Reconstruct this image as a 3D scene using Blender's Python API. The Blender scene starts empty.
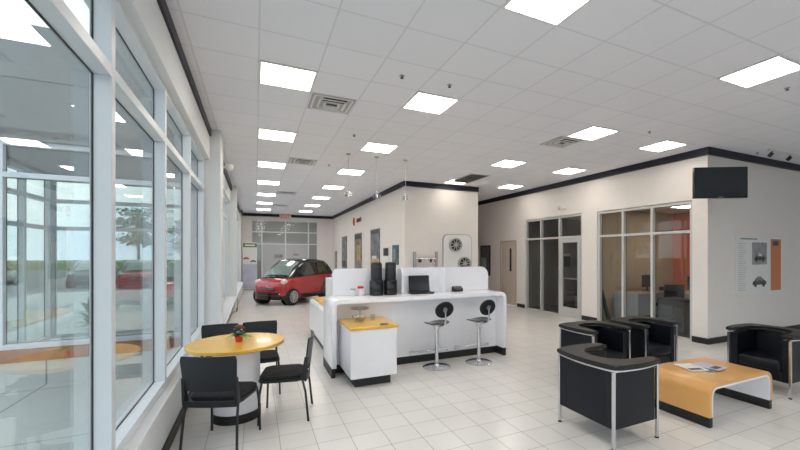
import bpy, bmesh, math, random
from mathutils import Vector, Matrix
random.seed(7)
PI = math.pi
SC = bpy.context.scene
COL = SC.collection

# ------------------------------------------------------------------ camera
cam_data = bpy.data.cameras.new('camera')
cam = bpy.data.objects.new('camera', cam_data); COL.objects.link(cam)
cam.location = (0, 0, 1.72)
cam.rotation_euler = (PI/2, 0, -0.4428)
cam_data.sensor_width = 36.0
cam_data.lens = 385.5/800*36.0
cam_data.shift_x = -(438.5-400)/800
cam_data.shift_y = (254.5-225)/800
cam_data.clip_start = 0.05; cam_data.clip_end = 400
SC.camera = cam

# ------------------------------------------------------------------ world, light levels, exposure
SKY_STRENGTH = 1.75
LAMP_STRENGTH = 11.0
w = bpy.data.worlds.new('overcast_sky'); SC.world = w; w.use_nodes = True
nt = w.node_tree; nt.nodes.clear()
tc = nt.nodes.new('ShaderNodeTexCoord'); mp = nt.nodes.new('ShaderNodeMapping')
mp.inputs['Scale'].default_value = (1, 1, 3)
nz = nt.nodes.new('ShaderNodeTexNoise'); nz.inputs['Scale'].default_value = 2.2; nz.inputs['Detail'].default_value = 4
cr = nt.nodes.new('ShaderNodeValToRGB')
cr.color_ramp.elements[0].position = .35; cr.color_ramp.elements[0].color = (.62, .73, .90, 1)
cr.color_ramp.elements[1].position = .62; cr.color_ramp.elements[1].color = (.96, .965, 1.0, 1)
bg = nt.nodes.new('ShaderNodeBackground'); bg.inputs['Strength'].default_value = SKY_STRENGTH
wo = nt.nodes.new('ShaderNodeOutputWorld')
nt.links.new(tc.outputs['Generated'], mp.inputs['Vector']); nt.links.new(mp.outputs[0], nz.inputs['Vector'])
nt.links.new(nz.outputs['Fac'], cr.inputs['Fac']); nt.links.new(cr.outputs['Color'], bg.inputs['Color'])
nt.links.new(bg.outputs[0], wo.inputs['Surface'])
SC.view_settings.view_transform = 'Standard'; SC.view_settings.look = 'None'
SC.view_settings.gamma = 1; SC.view_settings.use_curve_mapping = False
SC.view_settings.exposure = 0.37
SC.cycles.max_bounces = 9; SC.cycles.diffuse_bounces = 5; SC.cycles.glossy_bounces = 4
SC.cycles.transparent_max_bounces = 24; SC.cycles.caustics_reflective = False; SC.cycles.caustics_refractive = False
SC.cycles.sample_clamp_indirect = 4; SC.cycles.use_denoising = True

# ------------------------------------------------------------------ materials
def new_mat(name):
    m = bpy.data.materials.new(name); m.use_nodes = True
    return m, m.node_tree, m.node_tree.nodes['Principled BSDF']
def mat(name, col, rough=.5, metal=0., spec=.5, var=0., scale=6., bump=0., bscale=60., coat=0.):
    m, nt, b = new_mat(name)
    b.inputs['Roughness'].default_value = rough; b.inputs['Metallic'].default_value = metal
    b.inputs['Specular IOR Level'].default_value = spec
    if coat: b.inputs['Coat Weight'].default_value = coat; b.inputs['Coat Roughness'].default_value = .04
    b.inputs['Base Color'].default_value = (*col, 1)
    tc = nt.nodes.new('ShaderNodeTexCoord')
    n = nt.nodes.new('ShaderNodeTexNoise'); n.inputs['Scale'].default_value = scale; n.inputs['Detail'].default_value = 3
    nt.links.new(tc.outputs['Object'], n.inputs['Vector'])
    v = max(var, .012)
    r = nt.nodes.new('ShaderNodeValToRGB'); e = r.color_ramp.elements
    e[0].position = .3; e[1].position = .7
    e[0].color = (*[max(0, c*(1-v)) for c in col], 1); e[1].color = (*[min(1, c*(1+v)) for c in col], 1)
    nt.links.new(n.outputs['Fac'], r.inputs['Fac']); nt.links.new(r.outputs['Color'], b.inputs['Base Color'])
    if bump:
        n2 = nt.nodes.new('ShaderNodeTexNoise'); n2.inputs['Scale'].default_value = bscale
        nt.links.new(tc.outputs['Object'], n2.inputs['Vector'])
        bp = nt.nodes.new('ShaderNodeBump'); bp.inputs['Strength'].default_value = bump; bp.inputs['Distance'].default_value = .01
        nt.links.new(n2.outputs['Fac'], bp.inputs['Height']); nt.links.new(bp.outputs[0], b.inputs['Normal'])
    return m
def math_node(nt, op, a, b=None, c=None):
    n = nt.nodes.new('ShaderNodeMath'); n.operation = op
    for i, v in enumerate((a, b, c)):
        if v is None: continue
        if isinstance(v, (int, float)): n.inputs[i].default_value = v
        else: nt.links.new(v, n.inputs[i])
    return n.outputs[0]
def grid_mat(name, tile_col, line_col, x0, y0, t, width, rough, var, spec=.5, bump=.3, speck=0., line_rough=None):
    """square tiles laid from (x0, y0) in world metres"""
    m, nt, b = new_mat(name)
    g = nt.nodes.new('ShaderNodeNewGeometry'); s = nt.nodes.new('ShaderNodeSeparateXYZ')
    nt.links.new(g.outputs['Position'], s.inputs[0])
    masks = []; cells = []
    for i, o in ((0, x0), (1, y0)):
        q = math_node(nt, 'DIVIDE', math_node(nt, 'SUBTRACT', s.outputs[i], o), t)
        d = math_node(nt, 'PINGPONG', q, .5)
        masks.append(math_node(nt, 'LESS_THAN', d, width/2/t)); cells.append(math_node(nt, 'FLOOR', q))
    line = math_node(nt, 'MAXIMUM', masks[0], masks[1])
    cv = nt.nodes.new('ShaderNodeCombineXYZ'); nt.links.new(cells[0], cv.inputs[0]); nt.links.new(cells[1], cv.inputs[1])
    wn = nt.nodes.new('ShaderNodeTexWhiteNoise'); nt.links.new(cv.outputs[0], wn.inputs['Vector'])
    ns = nt.nodes.new('ShaderNodeTexNoise'); ns.inputs['Scale'].default_value = 160 if speck else 3; ns.inputs['Detail'].default_value = 2
    nt.links.new(g.outputs['Position'], ns.inputs['Vector'])
    f = math_node(nt, 'ADD', math_node(nt, 'MULTIPLY', wn.outputs['Value'], var), math_node(nt, 'MULTIPLY', ns.outputs['Fac'], speck if speck else var))
    f2 = math_node(nt, 'SUBTRACT', 1.0 + var/2 + (speck or var)/2, f)
    hs = nt.nodes.new('ShaderNodeMix'); hs.data_type = 'RGBA'
    vm = nt.nodes.new('ShaderNodeVectorMath'); vm.operation = 'SCALE'; vm.inputs[0].default_value = tile_col; nt.links.new(f2, vm.inputs['Scale'])
    nt.links.new(line, hs.inputs['Factor']); nt.links.new(vm.outputs[0], hs.inputs['A']); hs.inputs['B'].default_value = (*line_col, 1)
    nt.links.new(hs.outputs['Result'], b.inputs['Base Color'])
    b.inputs['Specular IOR Level'].default_value = spec
    rr = math_node(nt, 'ADD', rough, math_node(nt, 'MULTIPLY', line, (line_rough or rough)-rough)); nt.links.new(rr, b.inputs['Roughness'])
    if bump:
        bp = nt.nodes.new('ShaderNodeBump'); bp.inputs['Strength'].default_value = bump; bp.inputs['Distance'].default_value = .003
        nt.links.new(math_node(nt, 'SUBTRACT', 1.0, line), bp.inputs['Height']); nt.links.new(bp.outputs[0], b.inputs['Normal'])
    return m
def glass_mat(name, tint, f0=.04, rough=0.0):
    """clear pane: transmission with a tint, mirror part by viewing angle (Schlick)"""
    m = bpy.data.materials.new(name); m.use_nodes = True; nt = m.node_tree; nt.nodes.clear()
    g = nt.nodes.new('ShaderNodeNewGeometry'); d = nt.nodes.new('ShaderNodeVectorMath'); d.operation = 'DOT_PRODUCT'
    nt.links.new(g.outputs['Incoming'], d.inputs[0]); nt.links.new(g.outputs['Normal'], d.inputs[1])
    c = math_node(nt, 'ABSOLUTE', d.outputs['Value'])
    p = math_node(nt, 'POWER', math_node(nt, 'SUBTRACT', 1.0, c), 5.0)
    f = math_node(nt, 'ADD', f0, math_node(nt, 'MULTIPLY', p, 1-f0))
    t = nt.nodes.new('ShaderNodeBsdfTransparent'); t.inputs['Color'].default_value = (*tint, 1)
    gl = nt.nodes.new('ShaderNodeBsdfGlossy'); gl.inputs['Roughness'].default_value = rough
    mx = nt.nodes.new('ShaderNodeMixShader'); o = nt.nodes.new('ShaderNodeOutputMaterial')
    nt.links.new(f, mx.inputs[0]); nt.links.new(t.outputs[0], mx.inputs[1]); nt.links.new(gl.outputs[0], mx.inputs[2])
    nt.links.new(mx.outputs[0], o.inputs['Surface'])
    return m
def emit_mat(name, col, strength):
    m, nt, b = new_mat(name)
    b.inputs['Base Color'].default_value = (*col, 1); b.inputs['Emission Color'].default_value = (*col, 1)
    b.inputs['Emission Strength'].default_value = strength
    return m

TILE = .5993; CX0, CY0, CZ = .03, 4.455, 3.764
M = {}
M['floor'] = grid_mat('floor_tile', (.80, .775, .745), (.33, .31, .29), .201, 3.3386, .3047, .0055, .21, .05, spec=.5, line_rough=.5)
M['ceiling'] = grid_mat('ceiling_tile', (.86, .865, .915), (.73, .735, .78), CX0, CY0, TILE, .017, .9, .02, spec=.1, bump=.4, speck=.06)
M['wall'] = mat('wall_paint', (.81, .765, .735), .7, spec=.25, bump=.05, bscale=200)
M['wall_cool'] = mat('sill_paint', (.72, .74, .75), .6, spec=.3)
M['navy'] = mat('navy_trim', (.012, .014, .028), .5, spec=.4)
M['black_base'] = mat('black_rubber', (.010, .010, .011), .5)
M['alu'] = mat('painted_aluminium', (.70, .74, .78), .35, spec=.5)
M['alu_grey'] = mat('grey_aluminium', (.60, .60, .59), .35, metal=.2)
M['gasket'] = mat('black_gasket', (.012, .012, .015), .6)
M['glass'] = glass_mat('tinted_window_glass', (.895, .93, .92), .045)
M['glass_in'] = glass_mat('clear_partition_glass', (.90, .91, .90), .042)
M['glassware'] = glass_mat('clear_glassware', (.93, .94, .94), .12)
M['frost'] = mat('frosted_glass', (.8, .8, .78), .3)
M['white'] = mat('white_laminate', (.93, .925, .965), .22, spec=.5, coat=.2)
M['white_seat'] = mat('white_plastic', (.80, .80, .80), .35)
M['yellow'] = mat('yellow_orange_laminate', (.84, .48, .07), .25, var=.06, scale=3, coat=.25)
M['orange'] = mat('light_orange_laminate', (.76, .40, .13), .28, var=.05, scale=3, coat=.2)
M['orange_paint'] = mat('orange_wall_paint', (.72, .17, .06), .7)
M['beige_paint'] = mat('beige_wall_paint', (.55, .45, .31), .7)
M['grey_paint'] = mat('grey_wall_paint', (.33, .32, .31), .7)
M['black'] = mat('black_plastic', (.012, .013, .015), .35)
M['black_gloss'] = mat('black_gloss', (.008, .009, .011), .12)
M['black_chair'] = mat('charcoal_plastic', (.013, .016, .018), .42, spec=.4)
M['black_fabric'] = mat('black_fabric', (.007, .008, .010), .85, bump=.3, bscale=300)
M['leather'] = mat('black_leather', (.0035, .005, .010), .42, spec=.35, bump=.15, bscale=90)
M['leather_band'] = mat('black_leather_band', (.010, .009, .009), .40, spec=.4, bump=.12, bscale=90)
M['chrome'] = mat('brushed_chrome', (.72, .73, .75), .22, metal=1)
M['steel'] = mat('grey_steel', (.45, .46, .47), .35, metal=.9)
M['dark_metal'] = mat('dark_grey_metal', (.06, .06, .06), .4, metal=.5)
M['lamp'] = emit_mat('fluorescent_diffuser', (1.0, .93, .83), LAMP_STRENGTH)
M['white_metal'] = mat('white_enamel', (.75, .75, .74), .4)
M['vent'] = mat('grey_vent_metal', (.42, .42, .42), .5)
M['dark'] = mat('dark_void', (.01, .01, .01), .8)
M['red_paint'] = mat('red_car_paint', (.42, .008, .014), .22, spec=.6, coat=.8)
M['car_black'] = mat('black_car_paint', (.008, .010, .010), .15, spec=.6, coat=.6)
M['car_glass'] = mat('car_window_glass', (.025, .032, .03), .06, spec=.9, coat=.6)
M['car_screen'] = mat('windscreen_glass', (.20, .26, .24), .08, spec=.9, coat=.6)
M['headlight'] = mat('headlight_lens', (.62, .58, .54), .12, coat=.7)
M['tyre'] = mat('tyre_rubber', (.012, .012, .012), .7)
M['alloy'] = mat('alloy_wheel', (.62, .63, .64), .3, metal=.8)
M['dark_alloy'] = mat('dark_alloy', (.2, .2, .21), .35, metal=.8)
M['display_alloy'] = mat('display_alloy', (.50, .50, .50), .35, metal=.3)
M['seat_grey'] = mat('dark_glossy_seat', (.07, .065, .065), .2, coat=.5)
M['red'] = mat('red_plastic', (.7, .03, .03), .4)
M['leaf'] = mat('leaf_green', (.05, .14, .03), .5, var=.3, scale=20)
M['leaf_light'] = mat('leaf_bright_green', (.22, .42, .05), .5, var=.2, scale=20)
M['flower'] = mat('dusky_flower', (.16, .07, .07), .6, var=.4, scale=30)
M['pot_red'] = mat('red_pot', (.75, .04, .05), .35)
M['paper'] = mat('paper', (.78, .78, .76), .6)
M['print_grey'] = mat('printed_grey', (.30, .30, .31), .6, var=.3, scale=8)
M['print_dark'] = mat('printed_dark', (.07, .07, .08), .5, var=.5, scale=9)
M['text_grey'] = mat('printed_text_grey', (.28, .29, .31), .6)
M['lavender'] = mat('printed_lavender', (.52, .52, .66), .5, var=.1, scale=3)
M['green'] = mat('printed_green', (.10, .20, .03), .5)
M['panel_a'] = mat('art_slate', (.17, .19, .20), .35, var=.5, scale=4)
M['panel_b'] = mat('art_brown', (.24, .18, .13), .35, var=.6, scale=4)
M['panel_c'] = mat('art_teal', (.05, .12, .14), .35, var=.5, scale=6)
M['print_sign'] = mat('sign_letters', (.16, .09, .08), .5)
M['sand'] = mat('art_sand', (.5, .38, .2), .4, var=.4, scale=8)
M['concrete'] = grid_mat('paving', (.50, .52, .50), (.24, .25, .25), -.7, 1.15, 1.9, .02, .75, .05, speck=.10, bump=.2)
M['asphalt'] = mat('asphalt', (.20, .21, .21), .85, var=.15, scale=2)
M['grass'] = mat('lawn', (.10, .16, .055), .9, var=.35, scale=3)
M['facade'] = mat('grey_stucco', (.23, .25, .25), .85, var=.05, scale=2, bump=.2)
M['brick'] = mat('brown_brick', (.36, .16, .08), .8, var=.2, scale=9)
M['bark'] = mat('bark', (.10, .07, .05), .9, var=.3, scale=10)
M['silver_paint'] = mat('silver_car_paint', (.45, .46, .48), .25, metal=.5, coat=.6)
M['dark_paint'] = mat('dark_grey_car_paint', (.03, .03, .035), .2, coat=.8)
M['wood'] = mat('desk_laminate', (.42, .36, .30), .4)
M['screen'] = mat('screen_glass', (.010, .014, .020), .12, spec=.6)
M['carpet'] = mat('office_carpet', (.10, .10, .11), .95, var=.2, scale=60)

# ------------------------------------------------------------------ mesh helpers
class MB:
    def __init__(s): s.bm = bmesh.new()
    def box(s, x0, x1, y0, y1, z0, z1, bev=0., seg=2, mx=None):
        b2 = bmesh.new(); bmesh.ops.create_cube(b2, size=1)
        bmesh.ops.scale(b2, vec=(abs(x1-x0), abs(y1-y0), abs(z1-z0)), verts=b2.verts)
        if bev: bmesh.ops.bevel(b2, geom=b2.edges[:], offset=bev, segments=seg, affect='EDGES', profile=.5)
        bmesh.ops.translate(b2, vec=((x0+x1)/2, (y0+y1)/2, (z0+z1)/2), verts=b2.verts)
        return s._merge(b2, mx)
    def _merge(s, b2, mx=None):
        if mx is not None: b2.transform(mx)
        me = bpy.data.meshes.new('tmp'); b2.to_mesh(me); b2.free(); s.bm.from_mesh(me); bpy.data.meshes.remove(me)
        return s
    def cyl(s, p0, p1, r0, r1=None, n=16, mx=None):
        r1 = r0 if r1 is None else r1; p0, p1 = Vector(p0), Vector(p1); d = p1-p0
        b2 = bmesh.new(); bmesh.ops.create_cone(b2, cap_ends=True, segments=n, radius1=r0, radius2=r1, depth=d.length)
        b2.transform(Matrix.Translation((p0+p1)/2) @ d.to_track_quat('Z', 'Y').to_matrix().to_4x4())
        return s._merge(b2, mx)
    def tube(s, pts, r, n=8):
        pts = [Vector(p) for p in pts]; rings = []
        for i, p in enumerate(pts):
            t = (pts[min(i+1, len(pts)-1)] - pts[max(i-1, 0)]).normalized()
            up = Vector((0, 0, 1)) if abs(t.z) < .95 else Vector((1, 0, 0))
            a = t.cross(up).normalized(); b = t.cross(a).normalized()
            rings.append([s.bm.verts.new(p + a*r*math.cos(2*PI*k/n) + b*r*math.sin(2*PI*k/n)) for k in range(n)])
        for i in range(len(rings)-1):
            for k in range(n): s.bm.faces.new((rings[i][k], rings[i][(k+1) % n], rings[i+1][(k+1) % n], rings[i+1][k]))
        s.bm.faces.new(rings[0]); s.bm.faces.new(rings[-1][::-1])
        return s
    def lathe(s, prof, n=24, c=(0, 0, 0), sx=1., sy=1.):
        rings = []
        for r, z in prof:
            rings.append([s.bm.verts.new((c[0]+sx*r*math.cos(2*PI*k/n), c[1]+sy*r*math.sin(2*PI*k/n), c[2]+z)) for k in range(n)])
        for i in range(len(rings)-1):
            for k in range(n): s.bm.faces.new((rings[i][k], rings[i][(k+1) % n], rings[i+1][(k+1) % n], rings[i+1][k]))
        s.bm.faces.new(rings[0][::-1]); s.bm.faces.new(rings[-1])
        return s
    def prism(s, poly, axis, a, b, bev=0.):
        """poly: 2D outline; axis 'x': points are (y,z); 'y': (x,z); 'z': (x,y); extruded from a to b"""
        f = {'x': lambda p, t: (t, p[0], p[1]), 'y': lambda p, t: (p[0], t, p[1]), 'z': lambda p, t: (p[0], p[1], t)}[axis]
        b2 = bmesh.new()
        A = [b2.verts.new(f(p, a)) for p in poly]; B = [b2.verts.new(f(p, b)) for p in poly]; n = len(poly)
        fa = b2.faces.new(A); fb = b2.faces.new(B[::-1])
        for i in range(n): b2.faces.new((A[i], B[i], B[(i+1) % n], A[(i+1) % n]))
        if bev:
            es = [e for e in b2.edges if (fa in e.link_faces or fb in e.link_faces)]
            bmesh.ops.bevel(b2, geom=es, offset=bev, segments=2, affect='EDGES', profile=.5)
        return s._merge(b2)
    def strip(s, rows, close=False):
        """rows of equally long point lists joined into a surface"""
        vs = [[s.bm.verts.new(p) for p in r] for r in rows]
        for i in range(len(vs)-1):
            n = len(vs[i])
            for k in range(n if close else n-1):
                s.bm.faces.new((vs[i][k], vs[i][(k+1) % n], vs[i+1][(k+1) % n], vs[i+1][k]))
        return s
    def sheet(s, rows, th):
        """a curved plate: rows give the front face, th the thickness vector"""
        th = Vector(th); R = [[Vector(p) for p in r] for r in rows]
        loop = [r for r in R]
        a = [[s.bm.verts.new(p) for p in r] for r in R]; b = [[s.bm.verts.new(p+th) for p in r] for r in R]
        m, n = len(a), len(a[0])
        for i in range(m-1):
            for k in range(n-1):
                s.bm.faces.new((a[i][k], a[i][k+1], a[i+1][k+1], a[i+1][k])); s.bm.faces.new((b[i][k], b[i+1][k], b[i+1][k+1], b[i][k+1]))
        for k in range(n-1):
            s.bm.faces.new((a[0][k], b[0][k], b[0][k+1], a[0][k+1])); s.bm.faces.new((a[m-1][k], a[m-1][k+1], b[m-1][k+1], b[m-1][k]))
        for i in range(m-1):
            s.bm.faces.new((a[i][0], a[i+1][0], b[i+1][0], b[i][0])); s.bm.faces.new((a[i][n-1], b[i][n-1], b[i+1][n-1], a[i+1][n-1]))
        return s
    def ball(s, c, r, sc=(1, 1, 1), sub=2):
        b2 = bmesh.new(); bmesh.ops.create_icosphere(b2, subdivisions=sub, radius=r)
        bmesh.ops.scale(b2, vec=sc, verts=b2.verts); bmesh.ops.translate(b2, vec=c, verts=b2.verts)
        return s._merge(b2)
    def xf(s, mx): s.bm.transform(mx); return s
    def build(s, name, m, parent=None, smooth=False):
        bmesh.ops.recalc_face_normals(s.bm, faces=s.bm.faces)
        me = bpy.data.meshes.new(name); s.bm.to_mesh(me); s.bm.free()
        me.materials.append(m if not isinstance(m, str) else M[m])
        if smooth:
            for p in me.polygons: p.use_smooth = True
            try: me.set_sharp_from_angle(angle=math.radians(40))
            except Exception: pass
        o = bpy.data.objects.new(name, me); COL.objects.link(o)
        if parent: o.parent = parent
        return o
def tag(o, label, cat, group=None):
    o['label'] = label; o['category'] = cat
    if group: o['group'] = group
    return o
def thing(name, label, cat, loc=(0, 0, 0), rz=0., group=None):
    o = bpy.data.objects.new(name, None); o.empty_display_size = .1; COL.objects.link(o)
    o.location = loc; o.rotation_euler = (0, 0, rz)
    return tag(o, label, cat, group)
def struct(o): o['kind'] = 'structure'; return o
def box_struct(name, m, *boxes):
    b = MB()
    for q in boxes: b.box(*q)
    return struct(b.build(name, m))
def copy_tree(o, parent=None):
    c = o.copy(); COL.objects.link(c); c.parent = parent
    for ch in list(o.children): copy_tree(ch, c)
    return c
def place(proto, state, loc, rz, label, group=None):
    o = proto if not state else copy_tree(proto); state.append(1)
    o.location = loc; o.rotation_euler = (0, 0, rz); o['label'] = label
    if group: o['group'] = group
    return o
def text_mesh(name, s, size, depth, m, parent, mx, align='CENTER'):
    cu = bpy.data.curves.new('t', 'FONT'); cu.body = s; cu.size = size; cu.extrude = depth; cu.align_x = align; cu.align_y = 'CENTER'
    to = bpy.data.objects.new('t', cu); COL.objects.link(to)
    me = bpy.data.meshes.new_from_object(to.evaluated_get(bpy.context.evaluated_depsgraph_get()))
    bpy.data.objects.remove(to); bpy.data.curves.remove(cu)
    me.name = name; me.transform(mx); me.materials.clear(); me.materials.append(M[m])
    o = bpy.data.objects.new(name, me); COL.objects.link(o); o.parent = parent
    return o
def arc(cx, cy, r, a0, a1, n=6):
    return [(cx+r*math.cos(math.radians(a0+(a1-a0)*i/n)), cy+r*math.sin(math.radians(a0+(a1-a0)*i/n))) for i in range(n+1)]
def rrect(x0, x1, y0, y1, r, n=5):
    return arc(x1-r, y1-r, r, 0, 90, n)+arc(x0+r, y1-r, r, 90, 180, n)+arc(x0+r, y0+r, r, 180, 270, n)+arc(x1-r, y0+r, r, 270, 360, n)
def arch_poly(x0, x1, zb0, zb1, zt, t, r, n=6):
    """waterfall outline in (x, z): legs down to zb0 / zb1, top at zt, thickness t, outer radius r"""
    ri = max(r-t, .005)
    out = [(x0, zb0)] + arc(x0+r, zt-r, r, 180, 90, n) + arc(x1-r, zt-r, r, 90, 0, n) + [(x1, zb1)]
    inn = [(x1-t, zb1)] + arc(x1-t-ri, zt-t-ri, ri, 0, 90, n) + arc(x0+t+ri, zt-t-ri, ri, 90, 180, n) + [(x0+t, zb0)]
    return out+inn

# ------------------------------------------------------------------ the setting: room shell
XL, XR, YP, YE = -.70, 7.80, 4.45, 21.2           # window wall, office wall, poster wall, far wall
PX, PY, PX1 = 3.75, 10.1, 6.12                     # corner of the inner block
XFAR, YB = 13.2, -3.6
box_struct('floor', 'floor', (-.95, XFAR+.1, YB-.1, YE+.2, -.12, 0))
box_struct('ceiling', 'ceiling', (-.95, XR+.15, YB-.1, YE+.2, CZ, CZ+.15), (XR+.15, XFAR+.1, YB-.1, YP+.15, CZ, CZ+.15))
H = CZ
# window wall: knee wall, soffit, columns
col_y = [(7.28, 7.85), (13.0, 13.45)]
wl = MB()
wl.box(-.95, XL, YB, YE, 0, .46, .006)
wl.box(-.95, XL+.02, YB, YE, 3.27, H)
for a, b in col_y: wl.box(-.95, -.52, a, b, 0, H, .012)
wl.box(-.95, -.62, 19.9, YE, 0, H)
struct(wl.build('wall_left', 'wall_cool'))
sl = MB()
sl.box(-.90, XL+.02, YB, 7.28, .46, .49, .006)
sl.box(-.90, -.50, 7.85, 19.9, .42, .47, .012)
struct(sl.build('trim_1', 'wall_cool'))
box_struct('wall_right', 'wall',
    (XR, XR+.15, YP, 4.74, 0, H), (XR, XR+.15, 4.74, 7.09, 2.80, H), (XR, XR+.15, 7.09, 7.59, 0, H),
    (XR, XR+.15, 7.59, 9.98, 2.82, H), (XR, XR+.15, 9.98, 10.42, 0, H), (XR, XR+.15, 10.42, 11.36, 2.20, H), (XR, XR+.15, 11.36, 14.2, 0, H))
box_struct('wall_front', 'wall', (XR+.15, XFAR, YP, YP+.15, 0, H))
box_struct('wall_partition', 'wall', (PX, PX1, PY, YE, 0, H), (PX1, XR+.15, 14.2, 14.35, 0, H))
box_struct('wall_far', 'wall', (-.95, -.21, YE, YE+.15, 0, H), (-.21, 2.98, YE, YE+.15, 3.46, H), (2.98, PX, YE, YE+.15, 0, H))
# the walls behind and beside the camera with their own windows
box_struct('wall_back', 'wall', (-.95, XFAR, YB-.12, YB, 0, .5), (-.95, XFAR, YB-.12, YB, 3.27, H), (-.95, -.5, YB-.12, YB, .5, 3.27),
    (4.2, 4.7, YB-.12, YB, .5, 3.27), (8.8, 9.4, YB-.12, YB, .5, 3.27), (12.8, XFAR, YB-.12, YB, .5, 3.27))
box_struct('wall_side', 'wall', (XFAR, XFAR+.12, YB, YP+.15, 0, H))
# crown trim
cz0 = 3.625
cr_ = lambda n, *b: box_struct(n, 'navy', *b)
cr_('trim_2', (XL+.02, XL+.045, YB, 7.28, 3.65, H), (-.68, -.63, 7.85, 13.0, cz0, H), (-.68, -.63, 13.45, 19.9, cz0, H), (-.62, -.57, 19.9, YE, cz0, H))
cr_('trim_3', (-.62, PX, YE-.05, YE, cz0, H))
cr_('trim_4', (PX-.05, PX, PY-.05, YE-.05, cz0, H), (PX, PX1, PY-.05, PY, cz0, H))
cr_('trim_5', (XR-.05, XR, YP-.05, 14.2, cz0, H), (XR, XFAR, YP-.05, YP, cz0, H))
bz = .115
bb = lambda n, *b: box_struct(n, 'black_base', *b)
bb('baseboard_left', (XL, XL+.015, YB, 7.28, 0, bz), (-.52, -.505, 7.28, 7.85, 0, bz), (-.7, -.52, 7.265, 7.28, 0, bz), (-.70, -.685, 7.85, 13, 0, bz), (-.52, -.505, 13, 13.45, 0, bz), (-.70, -.685, 13.45, 19.9, 0, bz))
bb('baseboard_right', (XR-.015, XR, YP-.015, 4.74, 0, bz), (XR-.015, XR, 7.09, 7.59, 0, bz), (XR-.015, XR, 9.98, 10.38, 0, bz), (XR-.015, XR, 11.40, 14.2, 0, bz))
bb('baseboard_front', (XR, XFAR, YP-.015, YP, 0, bz))
bb('baseboard_partition', (PX-.015, PX, PY-.015, YE, 0, bz), (PX, PX1, PY-.015, PY, 0, bz))
bb('baseboard_far', (-.62, -.21, YE-.015, YE, 0, bz), (2.98, PX, YE-.015, YE, 0, bz))

wn_ = [0]
def storefront(axis, at_, edges, z0, z1, zt, fm, gm, depth, fw, face=+1, gy=None, glass_z0=None, skip=()):
    """mullioned glazing in a plane. axis 'x': plane X=at_ running along Y; edges = mullion centres; zt = transom heights"""
    wn_[0] += 1
    root = bpy.data.objects.new('window_%d' % wn_[0], None); COL.objects.link(root); struct(root)
    def bx(b, t0, t1, n0, n1, q0, q1, bev=.003):
        if axis == 'x': b.box(n0, n1, t0, t1, q0, q1, bev, 1)
        else: b.box(t0, t1, n0, n1, q0, q1, bev, 1)
    d0, d1 = sorted((at_, at_ - face*depth)); gp = at_ - face*depth*.88
    f = MB()
    for e in edges: bx(f, e-fw/2, e+fw/2, d0, d1, z0, z1)
    a, b_ = edges[0]-fw/2, edges[-1]+fw/2
    for q in zt: bx(f, a, b_, d0+.001, d1-.001, q-fw/2, q+fw/2)
    for q in (z0+fw/2, z1-fw/2): bx(f, a, b_, d0+.001, d1-.001, q-fw/2, q+fw/2)
    f.build('window_frame', fm, root)
    zs = [z0+fw] + sum([[q-fw/2, q+fw/2] for q in zt], []) + [z1-fw]
    for i in range(len(edges)-1):
        for k in range(0, len(zs), 2):
            if (i, k//2) in skip: continue
            y0, y1 = edges[i]+fw/2, edges[i+1]-fw/2
            p = MB(); bx(p, y0-.005, y1+.005, gp-.004, gp+.004, zs[k]-.005, zs[k+1]+.005, 0); p.build('pane', gm, root)
            g = MB(); t = .005
            n0, n1 = gp-.005, gp+.006
            n0, n1 = sorted((n0, n1))
            bx(g, y0, y0+t, n0, n1, zs[k], zs[k+1], 0); bx(g, y1-t, y1, n0, n1, zs[k], zs[k+1], 0)
            bx(g, y0+t, y1-t, n0, n1, zs[k], zs[k]+t, 0); bx(g, y0+t, y1-t, n0, n1, zs[k+1]-t, zs[k+1], 0)
            g.build('gasket', 'gasket', root)
    return root
XI = -.75
storefront('x', XI, [-3.3, -1.75, -.2, 1.34, 2.85, 4.30, 5.79, 7.22], .49, 3.29, [2.785], 'alu', 'glass', .10, .07)
storefront('x', XI, [7.9, 9.2, 10.5, 11.75, 12.95], .49, 3.29, [2.785], 'alu', 'glass', .10, .07)
storefront('x', XI, [13.5, 15.1, 16.7, 18.3, 19.85], .49, 3.29, [2.785], 'alu', 'glass', .10, .07)
# far wall glazing with a sectional showroom door in the middle
storefront('y', YE-.02, [-.18, .28, 1.38, 2.50, 2.95], 0.02, 3.46, [2.25, 2.85], 'alu', 'glass_in', -.10, .06, skip=((1, 0), (2, 0)))
d = MB()
d.box(.31, 2.47, YE+.03, YE+.07, 0.02, 2.21)
for z in (.45, .9, 1.35, 1.8): d.box(.31, 2.47, YE+.02, YE+.035, z-.012, z+.012)
dr = struct(d.build('door_3', mat('roller_door', (.50, .51, .52), .5)))
p = MB(); p.box(1.75, 2.05, YE+.012, YE+.03, 1.66, 1.76); p.box(.85, 1.25, YE+.012, YE+.03, 1.55, 1.72); p.build('door_sticker', 'print_grey', dr)
# office glazing
storefront('x', XR+.02, [4.77, 5.62, 6.36, 7.06], -.02, 2.79, [2.18], 'alu_grey', 'glass_in', -.11, .055)
storefront('x', XR+.02, [7.62, 8.46, 9.25, 9.95], -.03, 2.81, [2.20], 'alu_grey', 'glass_in', -.11, .055, skip=((0, 0),))
# rear and side glazing behind the camera
storefront('y', YB-.02, [-.46, .7, 1.85, 3.0, 4.16], .5, 3.27, [2.785], 'alu', 'glass', .10, .07)
storefront('y', YB-.02, [4.74, 5.8, 6.8, 7.8, 8.76], .5, 3.27, [2.785], 'alu', 'glass', .10, .07)
storefront('y', YB-.02, [9.44, 10.5, 11.6, 12.76], .5, 3.27, [2.785], 'alu', 'glass', .10, .07)
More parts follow.
